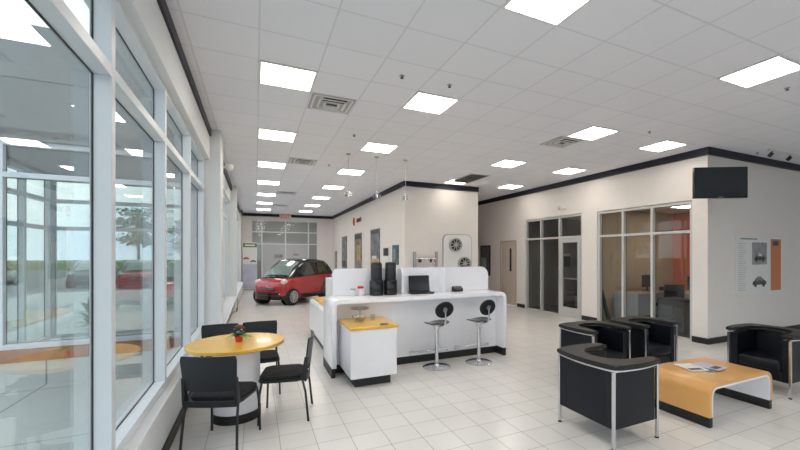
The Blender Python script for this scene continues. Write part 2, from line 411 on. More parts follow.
# office entrance: aluminium and glass leaf
y0, y1 = 7.65, 8.43
f = MB(); s = .115
f.box(XR+.01, XR+.055, y0, y0+s, .01, 2.165, .004); f.box(XR+.01, XR+.055, y1-s, y1, .01, 2.165, .004)
f.box(XR+.01, XR+.055, y0+s, y1-s, .01, .26, .004); f.box(XR+.01, XR+.055, y0+s, y1-s, 2.165-s, 2.165, .004)
dr = struct(f.build('door_2', mat('door_aluminium', (.56, .56, .56), .35, metal=.2)))
MB().box(XR+.028, XR+.036, y0+s, y1-s, .26, 2.165-s).build('door_glass', 'glass_in', dr)
MB().tube([(XR-.05, y0+.06, 1.06), (XR-.05, y1-.06, 1.06)], .014).box(XR-.05, XR+.012, y0+.07, y0+.1, 1.045, 1.075).box(XR-.05, XR+.012, y1-.1, y1-.07, 1.045, 1.075).build('push_bar', 'chrome', dr)
MB().tube([(XR-.04, y1-.06, .92), (XR-.06, y1-.06, .95), (XR-.06, y1-.06, 1.25), (XR-.04, y1-.06, 1.28)], .012).build('door_handle', 'chrome', dr)
# plain door with a narrow light
dm = mat('beige_door_paint', (.62, .54, .46), .5)
dr = struct(MB().box(XR+.03, XR+.075, 10.47, 11.31, .01, 2.15, .003).build('door_1', dm))
MB().box(XR-.012, XR+.10, 10.42, 10.47, 0, 2.20, .003).box(XR-.012, XR+.10, 11.31, 11.36, 0, 2.20, .003).box(XR-.012, XR+.10, 10.47, 11.31, 2.15, 2.20, .003).build('door_frame', mat('door_frame_paint', (.50, .44, .38), .5), dr)
MB().box(XR+.022, XR+.032, 10.74, 10.84, 1.15, 1.93, .003).build('door_window', 'black_gloss', dr)
MB().cyl((XR+.03, 11.20, 1.0), (XR-.02, 11.20, 1.0), .02).tube([(XR-.02, 11.21, 1.0), (XR-.025, 11.08, 1.0)], .011).build('door_handle', 'chrome', dr)
# offices behind the glass
OX = 11.05; OZ = 2.92
box_struct('wall_office', 'beige_paint', (XR+.15, OX, 7.27, 7.40, 0, OZ))
box_struct('wall_office_back', 'orange_paint', (OX, OX+.12, 4.6, 7.40, 0, OZ))
box_struct('wall_office_grey', 'grey_paint', (XR+.15, OX, 10.05, 10.17, 0, OZ), (OX, OX+.12, 7.40, 10.17, 0, OZ))
box_struct('ceiling_office', 'ceiling', (XR+.15, OX+.12, YP+.15, 10.17, OZ, OZ+.1))
box_struct('floor_office', 'carpet', (XR+.16, OX, 4.6, 10.05, 0, .012))

M['service'] = mat('service_wall_paint', (.45, .46, .46), .8)
box_struct('wall_service', 'service', (-1.2, -1.05, YE+.15, YE+5, 0, 4.3), (4.5, 4.65, YE+.15, YE+5, 0, 4.3), (-1.2, 4.65, YE+5, YE+5.15, 0, 4.3))
box_struct('ceiling_service', 'service', (-1.2, 4.65, YE+.15, YE+5.15, 4.3, 4.4))
box_struct('floor_service', 'concrete', (-1.2, 4.65, YE+.15, YE+5, -.1, 0))

# ------------------------------------------------------------------ outdoors
gz = -.06
box_struct('ground_paving', 'concrete', (-9, -.95, -14, 7.2, gz-.2, gz), (-9, -.95, 10.9, 24, gz-.2, gz), (-.95, 20, -14, -3.75, gz-.2, gz))
box_struct('ground_parking', 'asphalt', (-45, -9, -30, 60, gz-.25, gz-.03), (-9, 40, 24, 60, gz-.25, gz-.03), (-9, 40, -30, -14, gz-.25, gz-.03))
box_struct('ground_lawn', 'grass', (-160, -45, -60, 160, gz-.3, gz-.02), (-45, 100, 60, 160, gz-.3, gz-.02), (-45, 100, -90, -30, gz-.3, gz-.02))
VX0, VX1, VY0, VY1 = -3.75, -.97, 7.22, 10.4
box_struct('wall_vestibule', 'facade', (VX0, VX1, VY0-.1, VY0+.1, 3.27, 4.85), (VX0, VX1, VY1-.1, VY1+.1, 3.27, 4.85), (VX0-.1, VX0+.1, VY0-.1, VY1+.1, 3.27, 4.85),
           (VX0, VX1, VY0-.1, VY1+.1, 3.32, 3.42), (VX0, VX1, VY0-.11, VY0-.095, 4.1, 4.115))
box_struct('wall_vestibule_curb', 'concrete', (VX0, VX1, VY0-.12, VY0+.1, gz, .27))
box_struct('wall_vestibule_base', 'brick', (VX0, VX1, VY0-.13, VY0+.08, .27, .43))
box_struct('floor_vestibule', 'floor', (VX0, VX1, VY0+.1, VY1+.1, gz-.1, 0))
storefront('y', VY0-.05, [VX0+.05, -3.1, -2.05, -1.0], .43, 3.27, [2.80], 'alu', 'glass', .10, .07, face=-1)
storefront('y', VY1+.05, [VX0+.05, -2.8, -1.9, -1.0], .02, 3.27, [2.25, 2.80], 'alu', 'glass', .10, .07)
storefront('x', VX0+.05, [VY0+.1, 8.3, 9.35, VY1-.1], .02, 3.27, [2.25, 2.80], 'alu', 'glass', .10, .07)

# ------------------------------------------------------------------ ceiling fixtures
T = TILE
def make_light():
    r = thing('ceiling_light', 'x', 'ceiling light')
    f = MB(); a = T/2-.003
    f.box(-a, a, -a, -a+.022, -.014, 0); f.box(-a, a, a-.022, a, -.014, 0); f.box(-a, -a+.022, -a+.022, a-.022, -.014, 0); f.box(a-.022, a, -a+.022, a-.022, -.014, 0)
    f.build('light_frame', 'white_metal', r)
    MB().box(-a+.022, a-.022, -a+.022, a-.022, -.010, -.004).build('diffuser', 'lamp', r)
    d = MB()
    for x in (-.095, .095): d.box(x-.004, x+.004, -a+.022, a-.022, -.0135, -.0102)
    d.build('louvre_bar', 'white_metal', r)
    return r
lp = make_light(); ls = []
def light(i, j, label):
    place(lp, ls, (CX0+(i+.5)*T, CY0+(j+.5)*T, CZ), 0, label, 'recessed ceiling lights')
ordn = ['nearest', 'second', 'third', 'fourth', 'fifth', 'sixth', 'seventh']
for k, j in enumerate((0, 4, 8, 12, 16, 20, 24)):
    light(0, j, 'bright square ceiling light, %s from the camera in the row beside the window wall' % ordn[k])
ordc = ['nearest and cut by the photo edge', 'second', 'third', 'fourth', 'fifth', 'sixth', 'seventh', 'eighth']
for k, j in enumerate((-4, 0, 4, 8, 12, 16, 20, 24)):
    light(3, j, 'bright square ceiling light, %s in the middle row' % ordc[k])
for k, j in enumerate((-4, 0, 4, 8)):
    light(8, j, 'bright square ceiling light, %s in the row midway to the offices' % ['nearest', 'second', 'third', 'fourth'][k])
for k, j in enumerate((0, 4, 8)):
    light(11, j, 'bright square ceiling light, %s in the row along the office wall' % ['nearest to the television', 'second', 'farthest'][k])
for k, (i, j) in enumerate(((0, -8), (3, -8), (8, -8), (0, -12))):
    light(i, j, 'square ceiling light %s' % ['behind the camera over the windows', 'straight behind the camera', 'behind the camera over the lounge', 'in the rear left corner', 'in the rear right area', 'at the far right by the poster wall', 'far right and behind the camera'][k])
def place_vent(i, j, label, n=1, grille=False):
    x, y = CX0+(i+.5)*T, CY0+(j+.5)*T
    r = thing('ceiling_vent', label, 'air vent', (x, y, CZ), 0, 'ceiling air vents'); a = T/2-.02
    if grille:
        MB().box(-a, a, -a, a*3.1, -.012, 0).build('vent_frame', 'vent', r)
        g = MB()
        for k in range(26): g.box(-a+.03, a-.03, -a+.04+k*.043, -a+.052+k*.043, -.018, -.012)
        g.build('grille', 'dark_metal', r)
        return
    MB().box(-a, a, -a, a, -.004, 0).build('vent_plate', 'vent', r)
    for k, q in enumerate((.24, .165, .09)):
        b = MB(); z0, z1 = -.012-.008*k, -.004
        for s in (-1, 1):
            b.box(-q, q, s*q-.012, s*q+.012, z0, z1); b.box(s*q-.012, s*q+.012, -q+.012, q-.012, z0, z1)
        b.build('diffuser_ring', 'white_metal', r)
    MB().box(-.13, .17, -.20, -.10, -.0125, -.0045).box(-.08, .10, -.04, .04, -.0065, -.0045).build('vent_shade_patch', 'dark', r)  # flat dark patches on the plate, painted shade for the vent opening
place_vent(1, 1, 'square air vent beside the nearest ceiling light of the window row')
place_vent(1, 7, 'square air vent, second of those beside the window row of lights')
place_vent(1, 15, 'square air vent, third of those beside the window row of lights')
place_vent(1, 21, 'small far square air vent, last before the far wall')
place_vent(7.85, 1.05, 'square air vent between the office row and the middle row of lights')
place_vent(8.1, 6.6, 'large grey return air grille in the ceiling near the office corridor', grille=True)
def dome(x, y, label, name='sprinkler_head'):
    r = thing(name, label, 'sprinkler', (x, y, CZ), 0, 'sprinkler heads')
    MB().lathe([(.03, 0), (.03, -.005), (.015, -.008)], 16).build('escutcheon', 'steel', r)
    MB().lathe([(.007, -.008), (.007, -.024), (.02, -.026), (.02, -.030)], 12).build('deflector', 'dark_metal', r)
for x, y, l in ((1.51, 4.16, 'small sprinkler head in the ceiling above the yellow round table side'), (2.11, 4.14, 'small sprinkler head beside the middle row light nearest the counter'),
                (1.52, 6.57, 'small sprinkler head above the counter between two light rows'), (5.9, 4.28, 'small sprinkler head near the television end of the ceiling'),
                (5.89, 2.44, 'dark sprinkler head near the right edge light'), (1.51, 9.0, 'small sprinkler head far over the middle of the room')):
    dome(x, y, l)
# glass pendants over the counter
def make_pendant():
    r = thing('pendant_lamp', 'x', 'pendant lamp')
    MB().lathe([(.05, 0), (.05, -.02), (.02, -.03)], 16).build('canopy', 'steel', r)
    MB().cyl((0, 0, -.03), (0, 0, -.72), .0035, n=6).build('cord', 'steel', r)
    MB().cyl((0, 0, -.72), (0, 0, -.80), .022).build('socket', 'chrome', r)
    MB().lathe([(.025, -.765), (.07, -.79), (.075, -.87), (.07, -.87), (.066, -.795)], 20).build('lamp_shade', 'glassware', r, True)
    MB().ball((0, 0, -.81), .022).build('bulb', 'frost', r, True)
    return r
pp = make_pendant(); ps = []
for x, l in ((1.70, 'thin glass pendant lamp, leftmost of three over the bar counter'), (2.29, 'thin glass pendant lamp, middle of three over the bar counter'), (2.93, 'thin glass pendant lamp, right of three over the counter, against the wall corner')):
    place(pp, ps, (x, 7.85, CZ), 0, l, 'pendants over the counter')
# track light by the poster wall
r = thing('track_light', 'thin ceiling track with small dark spot heads near the poster wall', 'track light', (9.8, 4.0, CZ))
MB().box(-.85, .85, -.02, .02, -.03, 0).build('track_rail', 'white_metal', r)
for x in (-.7, 0, .7): MB().cyl((x, 0, -.03), (x, .02, -.06), .012).cyl((x, .0, -.06), (x, .06, -.12), .035).build('spot_head', 'dark_metal', r)
for k, (x, y) in enumerate(((9.1, 4.25), (11.1, 4.3))):
    dome(x, y, ['dark sprinkler head above the left edge of the poster', 'dark sprinkler head at the far right of the poster wall'][k])
# exit sign
r = thing('exit_sign', 'illuminated exit sign with red letters hanging before the far wall', 'exit sign', (1.35, 20.9, CZ))
MB().cyl((0, 0, 0), (0, 0, -.03), .02).box(-.27, .27, -.03, .03, -.27, -.03, .006).build('sign_box', mat('exit_box', (.8, .62, .58), .4), r)
text_mesh('sign_text', 'EXIT', .22, .003, 'red', r, Matrix.Translation((0, -.034, -.15)) @ Matrix.Rotation(PI/2, 4, 'X'))
# dome camera on the column
r = thing('dome_camera', 'small white dome camera beside the top of the window column', 'camera', (-.45, 8.2, 3.35))
MB().cyl((-.25, 0, 0), (-.06, 0, 0), .02).cyl((-.26, 0, 0), (-.25, 0, 0), .05).build('bracket', 'white_metal', r)
MB().cyl((0, 0, .05), (0, 0, -.01), .07).ball((0, 0, -.02), .062, (1, 1, .9)).build('camera_housing', 'frost', r, True)

# ------------------------------------------------------------------ bar counter
WY0, WYP, WY1, WT = 5.45, 5.68, 6.20, 1.085
cn = thing('bar_counter', 'long white reception counter with waterfall ends and white back screens', 'counter', (2.4, 5.9, 0))
L = Matrix.Translation((-2.4, -5.9, 0))
MB().prism(arch_poly(.955, 3.87, .13, .13, WT, .062, .10), 'y', WY0, WY1, .004).xf(L).build('worktop', 'white', cn, True)
MB().box(1.006, 3.804, WYP, WYP+.04, .12, WT-.067).xf(L).build('front_panel', 'white', cn)
kb = MB(); kb.box(1.006, 3.804, WYP+.02, WYP+.05, 0, .12)
kb.box(.95, 1.0, WY0+.01, WY1-.01, 0, .13); kb.box(3.81, 3.865, WY0+.01, WY1-.01, 0, .13)
kb.xf(L).build('kick_plate', 'black_base', cn)
SY = 6.02
sc_ = lambda x0, x1, rl, rr: ([(x0, WT)] + (arc(x0+rl, 1.5-rl, rl, 180, 90) if rl else [(x0, 1.5)]) + (arc(x1-rr, 1.5-rr, rr, 90, 0) if rr else [(x1, 1.5)]) + [(x1, WT)])
MB().prism(sc_(1.06, 2.12, .08, 0), 'y', SY, SY+.04, .003).xf(L).build('back_screen', 'white', cn)
MB().prism(sc_(2.125, 2.86, 0, 0), 'y', SY+.01, SY+.05, .003).xf(L).build('back_screen', 'white', cn)
MB().prism(sc_(2.865, 3.868, 0, .16), 'y', SY, SY+.04, .003).xf(L).build('back_screen', 'white', cn)
for x in (2.10, 2.85):
    MB().prism([(SY-.22, WT), (SY, WT), (SY, 1.5)] + arc(SY-.12, 1.38, .12, 90, 180), 'x', x, x+.03, .003).xf(L).build('screen_divider', 'white', cn)
for x0, x1 in ((2.18, 2.78), (2.95, 3.55)):
    MB().cyl((x0, WYP-.11, .20), (x1, WYP-.11, .20), .017).cyl((x0-.03, WYP-.11, .20), (x0, WYP-.11, .20), .026).cyl((x1, WYP-.11, .20), (x1+.03, WYP-.11, .20), .026)\
        .cyl((x0+.06, WYP-.11, .20), (x0+.06, WYP, .20), .012).cyl((x1-.06, WYP-.11, .20), (x1-.06, WYP, .20), .012).xf(L).build('foot_rail', 'chrome', cn, True)
# low cabinet at the front left
cb = thing('low_cabinet', 'white cabinet with a yellow top and black plinth in front of the counter', 'cabinet', (1.4, 5.25, 0))
L = Matrix.Translation((-1.4, -5.25, 0))
MB().box(1.09, 1.71, 4.90, 5.66, .12, .745, .012).xf(L).build('cabinet_body', 'white', cb)
MB().box(1.075, 1.73, 4.88, 5.665, .747, .785, .008).xf(L).build('cabinet_top', 'yellow', cb)
MB().box(1.16, 1.64, 4.97, 5.6, 0, .12).xf(L).build('kick_plate', 'black_base', cb)
MB().lathe([(.058, 0), (.058, .004), (.045, .004)], 20, (1.56, 4.99, .786)).xf(L).build('cable_grommet', 'black', cb)
# staff desk behind
dk = thing('staff_desk', 'white desk with yellow top running behind the left end of the counter', 'desk', (1.5, 7.8, 0))
L = Matrix.Translation((-1.5, -7.8, 0))
MB().prism(arch_poly(1.08, 2.0, .1, .1, .74, .05, .06), 'y', 6.55, 8.95, .004).xf(L).build('desk_shell', 'white', dk)
MB().box(1.15, 2.0, 6.55, 8.96, .742, .775, .006).xf(L).build('desk_top', 'yellow', dk)
MB().box(1.10, 1.13, 6.6, 8.9, 0, .10).box(1.955, 1.99, 6.6, 8.9, 0, .10).xf(L).build('kick_plate', 'black_base', dk)
r = thing('computer_monitor', 'white monitor on a dark foot on the yellow staff desk', 'monitor', (1.20, 6.85, .775), .12)
MB().box(-.075, .075, -.14, .14, .10, .54, .012).build('screen_housing', 'white_seat', r)
MB().cyl((0, 0, .02), (0, 0, .12), .02).lathe([(.09, 0), (.09, .012), (.03, .02)], 20).build('monitor_foot', 'black', r)

# ------------------------------------------------------------------ things on the counter
def make_urn():
    r = thing('coffee_urn', 'x', 'coffee urn'); r.scale = (1.16, 1.16, 1.29)
    MB().lathe([(.088, 0), (.092, .02), (.092, .165), (.082, .185)], 28).build('urn_base', 'black_gloss', r, True)
    MB().lathe([(.074, .186), (.076, .2), (.074, .375), (.066, .395), (.03, .40)], 28).build('urn_canister', 'black', r, True)
    MB().lathe([(.0775, .34), (.0775, .35)], 28).build('urn_band', 'dark_metal', r)
    MB().box(-.015, .015, -.115, -.088, .05, .09, .004).build('urn_tap', 'black', r)
    return r
up = make_urn(); us = []
place(up, us, (1.70, 5.845, WT), 0, 'left of the two tall black coffee urns on the white counter', 'black coffee urns')
place(up, us, (1.93, 5.845, WT), 0, 'right of the two tall black coffee urns, nearer the laptop', 'black coffee urns')
r = thing('glass_jar', 'clear jar without a red lid, left on the white counter', 'jar', (1.33, 5.84, WT), 0)
MB().lathe([(.04, 0), (.046, .01), (.046, .08), (.036, .095)], 20).build('jar_body', 'frost', r, True)
MB().lathe([(.038, .096), (.038, .115), (.03, .118)], 20).build('jar_lid', 'steel', r, True)
r = thing('glass_jar', 'white jar with a red lid beside the coffee urns', 'jar', (1.455, 5.86, WT), 0)
MB().lathe([(.045, 0), (.05, .01), (.05, .10), (.042, .115)], 20).build('jar_body', 'white_seat', r, True)
MB().lathe([(.046, .116), (.048, .12), (.048, .145), (.04, .15)], 20).build('jar_lid', 'red', r, True)
r = thing('laptop', 'open black laptop on the counter seen from behind its screen', 'laptop', (2.45, 5.80, WT), -.08); r.scale = (1.05, 1, 1.13)
MB().box(-.20, .17, -.11, .12, .002, .022, .004).build('laptop_base', 'black', r)
MB().box(-.17, .17, -.006, .006, 0, .235, .005).xf(Matrix.Translation((0, .125, .02)) @ Matrix.Rotation(-.16, 4, 'X')).build('laptop_screen', 'black_gloss', r)
MB().box(-.155, .155, -.0075, -.0065, .015, .22).xf(Matrix.Translation((0, .125, .02)) @ Matrix.Rotation(-.16, 4, 'X')).build('display', 'screen', r)
kk = MB()
for a in range(12):
    for b in range(4): kk.box(-.18+a*.028, -.158+a*.028, .02+b*.022, .036+b*.022, .022, .024)
kk.build('keyboard', 'dark_metal', r)
r = thing('card_reader', 'small black box on the counter right of the laptop', 'card reader', (3.14, 5.86, WT), .05)
MB().prism([(-.05, 0), (.05, 0), (.05, .085), (.02, .09), (-.05, .05)], 'x', -.085, .085, .005).build('reader_body', 'black', r)
MB().box(-.05, .05, -.046, -.01, .055, .058).xf(Matrix.Rotation(.4, 4, 'X')).build('reader_keypad', 'dark_metal', r)
# glassware on the yellow cabinet top
CT = .785
r = thing('glass_bowl', 'clear glass bowl of wrapped sweets on the yellow cabinet top', 'bowl', (1.30, 5.30, CT))
MB().lathe([(.05, 0), (.055, .008), (.09, .05), (.105, .09), (.10, .09), (.085, .052), (.05, .012)], 24).build('bowl_glass', 'glassware', r, True)
b = MB()
for k in range(26):
    a = random.random()*6.28; q = random.random()*.06
    b.ball((q*math.cos(a), q*math.sin(a), .03+random.random()*.045), .016, (1.3, .9, .8), 1)
o = b.build('sweets', mat('sweet_wrappers', (.42, .36, .24), .4, var=.6, scale=40), r); o['kind'] = 'stuff'
r = thing('cake_stand', 'glass stand with a wide plate behind the bowl of sweets', 'cake stand', (1.36, 5.52, CT))
MB().lathe([(.06, 0), (.055, .01), (.015, .02), (.015, .13), (.03, .14), (.13, .15), (.135, .16), (.02, .15)], 28).build('stand_glass', 'glassware', r, True)
MB().tube([(.12*math.cos(a*PI/10), .12*math.sin(a*PI/10), .165) for a in range(21)], .004, 6).build('stand_rim', 'steel', r)
r = thing('tea_glass', 'small clear drinking glass right of the bowl of sweets', 'glass', (1.50, 5.33, CT))
MB().lathe([(.03, 0), (.036, .09), (.033, .09), (.028, .008)], 18).build('glass_wall', 'glassware', r, True)
MB().tube([(.034, 0, .07), (.06, 0, .065), (.062, 0, .035), (.032, 0, .02)], .004, 6).build('glass_handle', 'glassware', r)

# ------------------------------------------------------------------ bar stools
def make_stool():
    r = thing('bar_stool', 'x', 'bar stool')
    MB().lathe([(.212, 0), (.215, .006), (.20, .014), (.05, .028), (.034, .05)], 36).build('stool_base', 'chrome', r, True)
    MB().cyl((0, 0, .04), (0, 0, .61), .029, n=20).lathe([(.036, .57), (.05, .635), (.09, .645)], 20).build('stool_column', 'chrome', r, True)
    rows = []
    for i in range(11):                      # seat: dished shell, front edge drops away (+x is the front)
        x = -.17+.36*i/10; hw = .19*math.sqrt(max(.03, 1-((x-.0)/.205)**2))
        rows.append([(x, hw*(k/5-1), .655 + .045*(hw*(k/5-1)/.19)**2 + (.035*((-x-.05)/.12)**2 if x < -.05 else 0) + .012*max(0, x)/.19) for k in range(11)])
    MB().sheet(rows, (0, 0, -.016)).build('seat', 'seat_grey', r, True)
    MB().tube([(-.02, 0, .638), (-.12, 0, .642), (-.20, 0, .67), (-.225, 0, .74), (-.215, 0, .88)], .013, 10).build('back_stem', 'chrome', r, True)
    b = MB(); b.lathe([(.06, 0), (.135, -.004), (.148, .008), (.14, .022), (.05, .016), (.045, .006)], 36, sx=1.18, sy=.84)
    b.xf(Matrix.Translation((-.205, 0, .895)) @ Matrix.Rotation(PI/2-.12, 4, 'Y') @ Matrix.Rotation(PI/2, 4, 'Z')).build('backrest', 'black_fabric', r, True)
    MB().cyl((-.222, 0, .895), (-.19, 0, .899), .036, n=24).cyl((-.235, 0, .895), (-.2, 0, .899), .022).build('back_hub', 'steel', r, True)
    return r
sp = make_stool(); ss = []
place(sp, ss, (2.50, 5.34, 0), math.radians(102), 'chrome bar stool with round black back, left of the two at the counter', 'bar stools at the counter')
place(sp, ss, (3.22, 5.29, 0), math.radians(104), 'chrome bar stool with round black back, right one near the counter end', 'bar stools at the counter')

# ------------------------------------------------------------------ round table and chairs
TX, TY = -.18, 4.62
r = thing('round_table', 'round yellow topped table on a white drum by the windows', 'table', (TX, TY, 0))
MB().lathe([(.457, .758), (.467, .765), (.470, .79), (.465, .797)], 64).build('tabletop', 'yellow', r, True)
MB().lathe([(.225, .09), (.225, .757)], 48).build('table_drum', 'white', r, True)
MB().lathe([(.233, 0), (.233, .09)], 48).build('kick_plate', 'black_base', r, True)
r = thing('potted_plant', 'small red pot with a dusky flower and green leaves on the round table', 'potted plant', (TX+.02, TY-.02, .797))
MB().lathe([(.032, 0), (.042, .055), (.046, .06), (.04, .062), (.036, .05)], 20).build('pot', 'pot_red', r, True)
def leafm(b, base, d, l, wd, droop=.3, n=5):
    d = Vector(d).normalized(); side = d.cross(Vector((0, 0, 1))).normalized(); rows = []
    for i in range(n+1):
        t = i/n; ww = wd*math.sin(PI*min(.97, t*.9+.08))
        c = Vector(base)+d*l*t+Vector((0, 0, -droop*l*t*t)); rows.append([c-side*ww+Vector((0, 0, .15*ww)), c, c+side*ww+Vector((0, 0, .15*ww))])
    b.strip(rows)
b = MB()
for k in range(26):
    a = k*2.4; leafm(b, (0, 0, .06), (math.cos(a), math.sin(a), .5+.5*random.random()), .07+.05*random.random(), .018, .3)
b.build('foliage', 'leaf', r)
b = MB()
for a in (2.7, -.5, -.2, 3.4, -1.0): leafm(b, (0, 0, .055), (math.cos(a), math.sin(a), .35), .15, .028, .45)
b.build('bright_leaf', 'leaf_light', r)
b = MB()
for k in range(40):
    a = random.random()*6.28; e = random.random()*1.4; q = .045
    b.ball((q*math.cos(a)*math.cos(e), q*math.sin(a)*math.cos(e), .13+q*math.sin(e)), .014, (1, 1, .6), 1)
b.build('flower_head', 'flower', r)

def make_chair():
    """faces +y"""
    r = thing('dining_chair', 'x', 'chair')
    W, D = .235, .21
    MB().prism(rrect(-W, W, -D, D+.02, .07), 'z', .415, .44, .008).build('seat_shell', 'black_chair', r, True)
    b = MB(); b.prism(rrect(-W+.012, W-.012, -D+.03, D+.012, .06), 'z', .44, .475, .014); b.build('seat_cushion', 'black_fabric', r, True)
    rows = []
    for i in range(9):
        t = i/8; z = .545+.305*t; hw = .222+.018*t - (.012 if i in (0, 8) else 0)
        rows.append([(hw*(k/6-1), -D-.01-.035*t-.030*math.cos((1-k/6)*PI/2), z) for k in range(13)])
    MB().sheet(rows, (0, -.014, 0)).build('backrest', 'black_chair', r, True)
    for s in (-1, 1):
        MB().prism([(-D+.03, .42), (-D-.03, .42), (-D-.045, .66), (-D-.012, .66)], 'x', s*.222-.014, s*.222+.014, .005).build('back_upright', 'black_chair', r, True)
        MB().tube([(s*.222, -D+.01, .43), (s*.228, -D-.02, .30), (s*.24, -D-.05, .0)], .0115).build('leg', 'black', r, True)
        MB().tube([(s*.215, D-.02, .43), (s*.225, D, .30), (s*.232, D+.01, 0)], .0115).build('leg', 'black', r, True)
    b = MB(); b.sheet([[(.225*(k/6-1), -D-.012-.018*math.cos((1-k/6)*PI/2), z) for k in range(13)] for z in (.405, .455)], (0, -.014, 0))
    b.build('seat_rail', 'black_chair', r, True)
    return r
cp = make_chair(); cs = []
def chair(x, y, fx, fy, label, sc=(1, 1, 1)):
    o = place(cp, cs, (x, y, 0), math.atan2(-fx, fy), label, 'black chairs around the round table'); o.scale = sc
chair(-.262, 4.06, .40, .92, 'black chair nearest the camera, seen from behind at the round table')
chair(.285, 4.46, -.975, .20, 'black chair on the right of the round table, seen from its side')
chair(-.41, 5.32, -.03, -1, 'black chair behind the round table on the window side', (.88, 1, .985))
chair(.06, 5.34, .03, -1, 'black chair behind the round table, right of the plant', (.88, 1, .985))

# ------------------------------------------------------------------ lounge
def make_armchair():
    """faces +x, origin at floor centre"""
    r = thing('tub_armchair', 'x', 'armchair')
    hx, hy = .280, .325; zt = .705
    def outline(o, bulge):   # open U from front left tip, round the back, to front right tip
        pts = []
        n = 10
        for i in range(n+1): t = i/n; pts.append((hx+o*.6-(2*hx+o*1.2)*t, hy+o+bulge*math.sin(PI*t)))
        for i in range(1, n+1): t = i/n; pts.append((-hx-o*.6-bulge*1.3*math.sin(PI*t), (hy+o)*(1-2*t)))
        for i in range(1, n+1): t = i/n; pts.append((-hx-o*.6+(2*hx+o*1.2)*t, -hy-o-bulge*math.sin(PI*t)))
        return pts
    def inner(w):
        q = hx+.02; n = 20; e = .62
        return [(q-(q+hx-w-.02)*math.sin(PI*i/n)**e, -(hy-w)*math.copysign(abs(math.cos(PI*i/n))**e, math.cos(PI*i/n))) for i in range(n+1)]
    MB().prism(outline(.034, .035)+inner(.072), 'z', zt, zt+.045, .016).build('arm_band', 'leather_band', r, True)
    MB().prism(outline(.020, .035)+outline(.004, .034)[::-1], 'z', zt-.018, zt, 0).build('chrome_rim', 'chrome', r, True)
    b = MB(); b.box(-hx+.0, hx-.012, -hy+.0, -hy+.09, .17, zt-.02, .006); b.box(-hx, hx-.012, hy-.09, hy, .17, zt-.02, .006); b.box(-hx, -hx+.10, -hy+.09, hy-.09, .17, zt-.02, .004)
    b.build('side_panels', 'leather', r)
    MB().box(-hx+.10, hx-.02, -hy+.092, hy-.092, .17, .29, .01).build('seat_base', 'leather', r)
    MB().box(-hx+.11, hx+.01, -hy+.095, hy-.095, .292, .42, .035, 4).build('seat_cushion', 'leather', r, True)
    for sx in (-1, 1):
        for sy in (-1, 1):
            x, y = sx*(hx+.006), sy*(hy+.006)
            MB().box(x-.012, x+.012, y-.012, y+.012, .012, zt-.02, .002).build('leg', 'chrome', r)
            MB().cyl((x, y, 0), (x, y, .012), .018).build('foot_pad', 'black', r)
    return r
ap = make_armchair(); as_ = []
place(ap, as_, (3.12, 2.725, 0), 0, 'black leather tub armchair nearest the camera, left of the coffee table', 'black tub armchairs')
place(ap, as_, (4.19, 3.855, 0), -PI/2, 'black leather tub armchair behind the nearest one, left of the back pair', 'black tub armchairs')
place(ap, as_, (5.15, 3.84, 0), -PI/2, 'black leather tub armchair at the back of the coffee table, right of the back pair', 'black tub armchairs')
place(ap, as_, (6.03, 2.68, 0), PI, 'black leather tub armchair at the right, facing across the coffee table', 'black tub armchairs')
ct = thing('coffee_table', 'low orange and white waterfall coffee table with black base rails', 'coffee table', (4.63, 2.64, 0))
x0, x1, y0, y1 = 4.05-4.63, 5.21-4.63, 2.29-2.64, 2.97-2.64
MB().prism(arch_poly(x0, x1, .10, .10, .43, .035, .12, 8), 'y', y0, y1, .003).build('orange_shell', 'orange', ct, True)
MB().prism(arch_poly(x0+.036, x1-.036, .10, .10, .394, .022, .09, 8), 'y', y0+.002, y1-.002, .002).build('white_lining', 'white', ct, True)
for xx in (x0+.002, x1-.056): MB().box(xx, xx+.054, y0+.004, y1-.004, 0, .10, .003).build('base_rail', 'black_base', ct)
def magazine(x, y, z, rz, w, h, m, label, th=.006):
    r = thing('magazine', label, 'magazine', (x, y, z), rz, 'magazines on the coffee table')
    MB().box(-w/2, w/2, -h/2, h/2, 0, th, .001, 1).build('pages', 'paper', r)
    MB().box(-w/2+.004, w/2-.004, -h/2+.004, h/2-.004, th, th+.0015).build('cover', m, r)
    MB().box(-w/2+.02, w/2-.05, -h/2+.03, -h/2+.1, th+.0015, th+.002).build('cover_picture', 'print_dark', r)
mz = .43
magazine(4.56, 2.66, mz, .5, .30, .23, 'print_grey', 'grey magazine under the others on the orange coffee table')
magazine(4.46, 2.72, mz+.009, -.3, .22, .28, 'paper', 'white magazine fanned out at the left of the stack on the coffee table')
magazine(4.66, 2.64, mz+.018, .15, .21, .27, 'lavender', 'pale magazine on top of the stack on the coffee table')

# ------------------------------------------------------------------ television on the corner
r = thing('television', 'flat black television mounted high on the white wall corner', 'television', (7.40, 4.02, 2.985), math.radians(-31)); r.scale = (.95, 1, 1)
MB().box(-.47, .47, -.03, .03, -.275, .275, .012).build('bezel', 'black_gloss', r)
MB().box(-.445, .445, -.034, -.031, -.235, .252).build('screen', 'screen', r)
MB().box(-.04, .04, -.033, -.0305, -.262, -.252).build('brand_badge', 'steel', r)
MB().box(-.12, .12, .03, .06, -.1, .1).cyl((0, .06, 0), (.135, .61, 0), .03).build('wall_bracket', 'dark_metal', r)

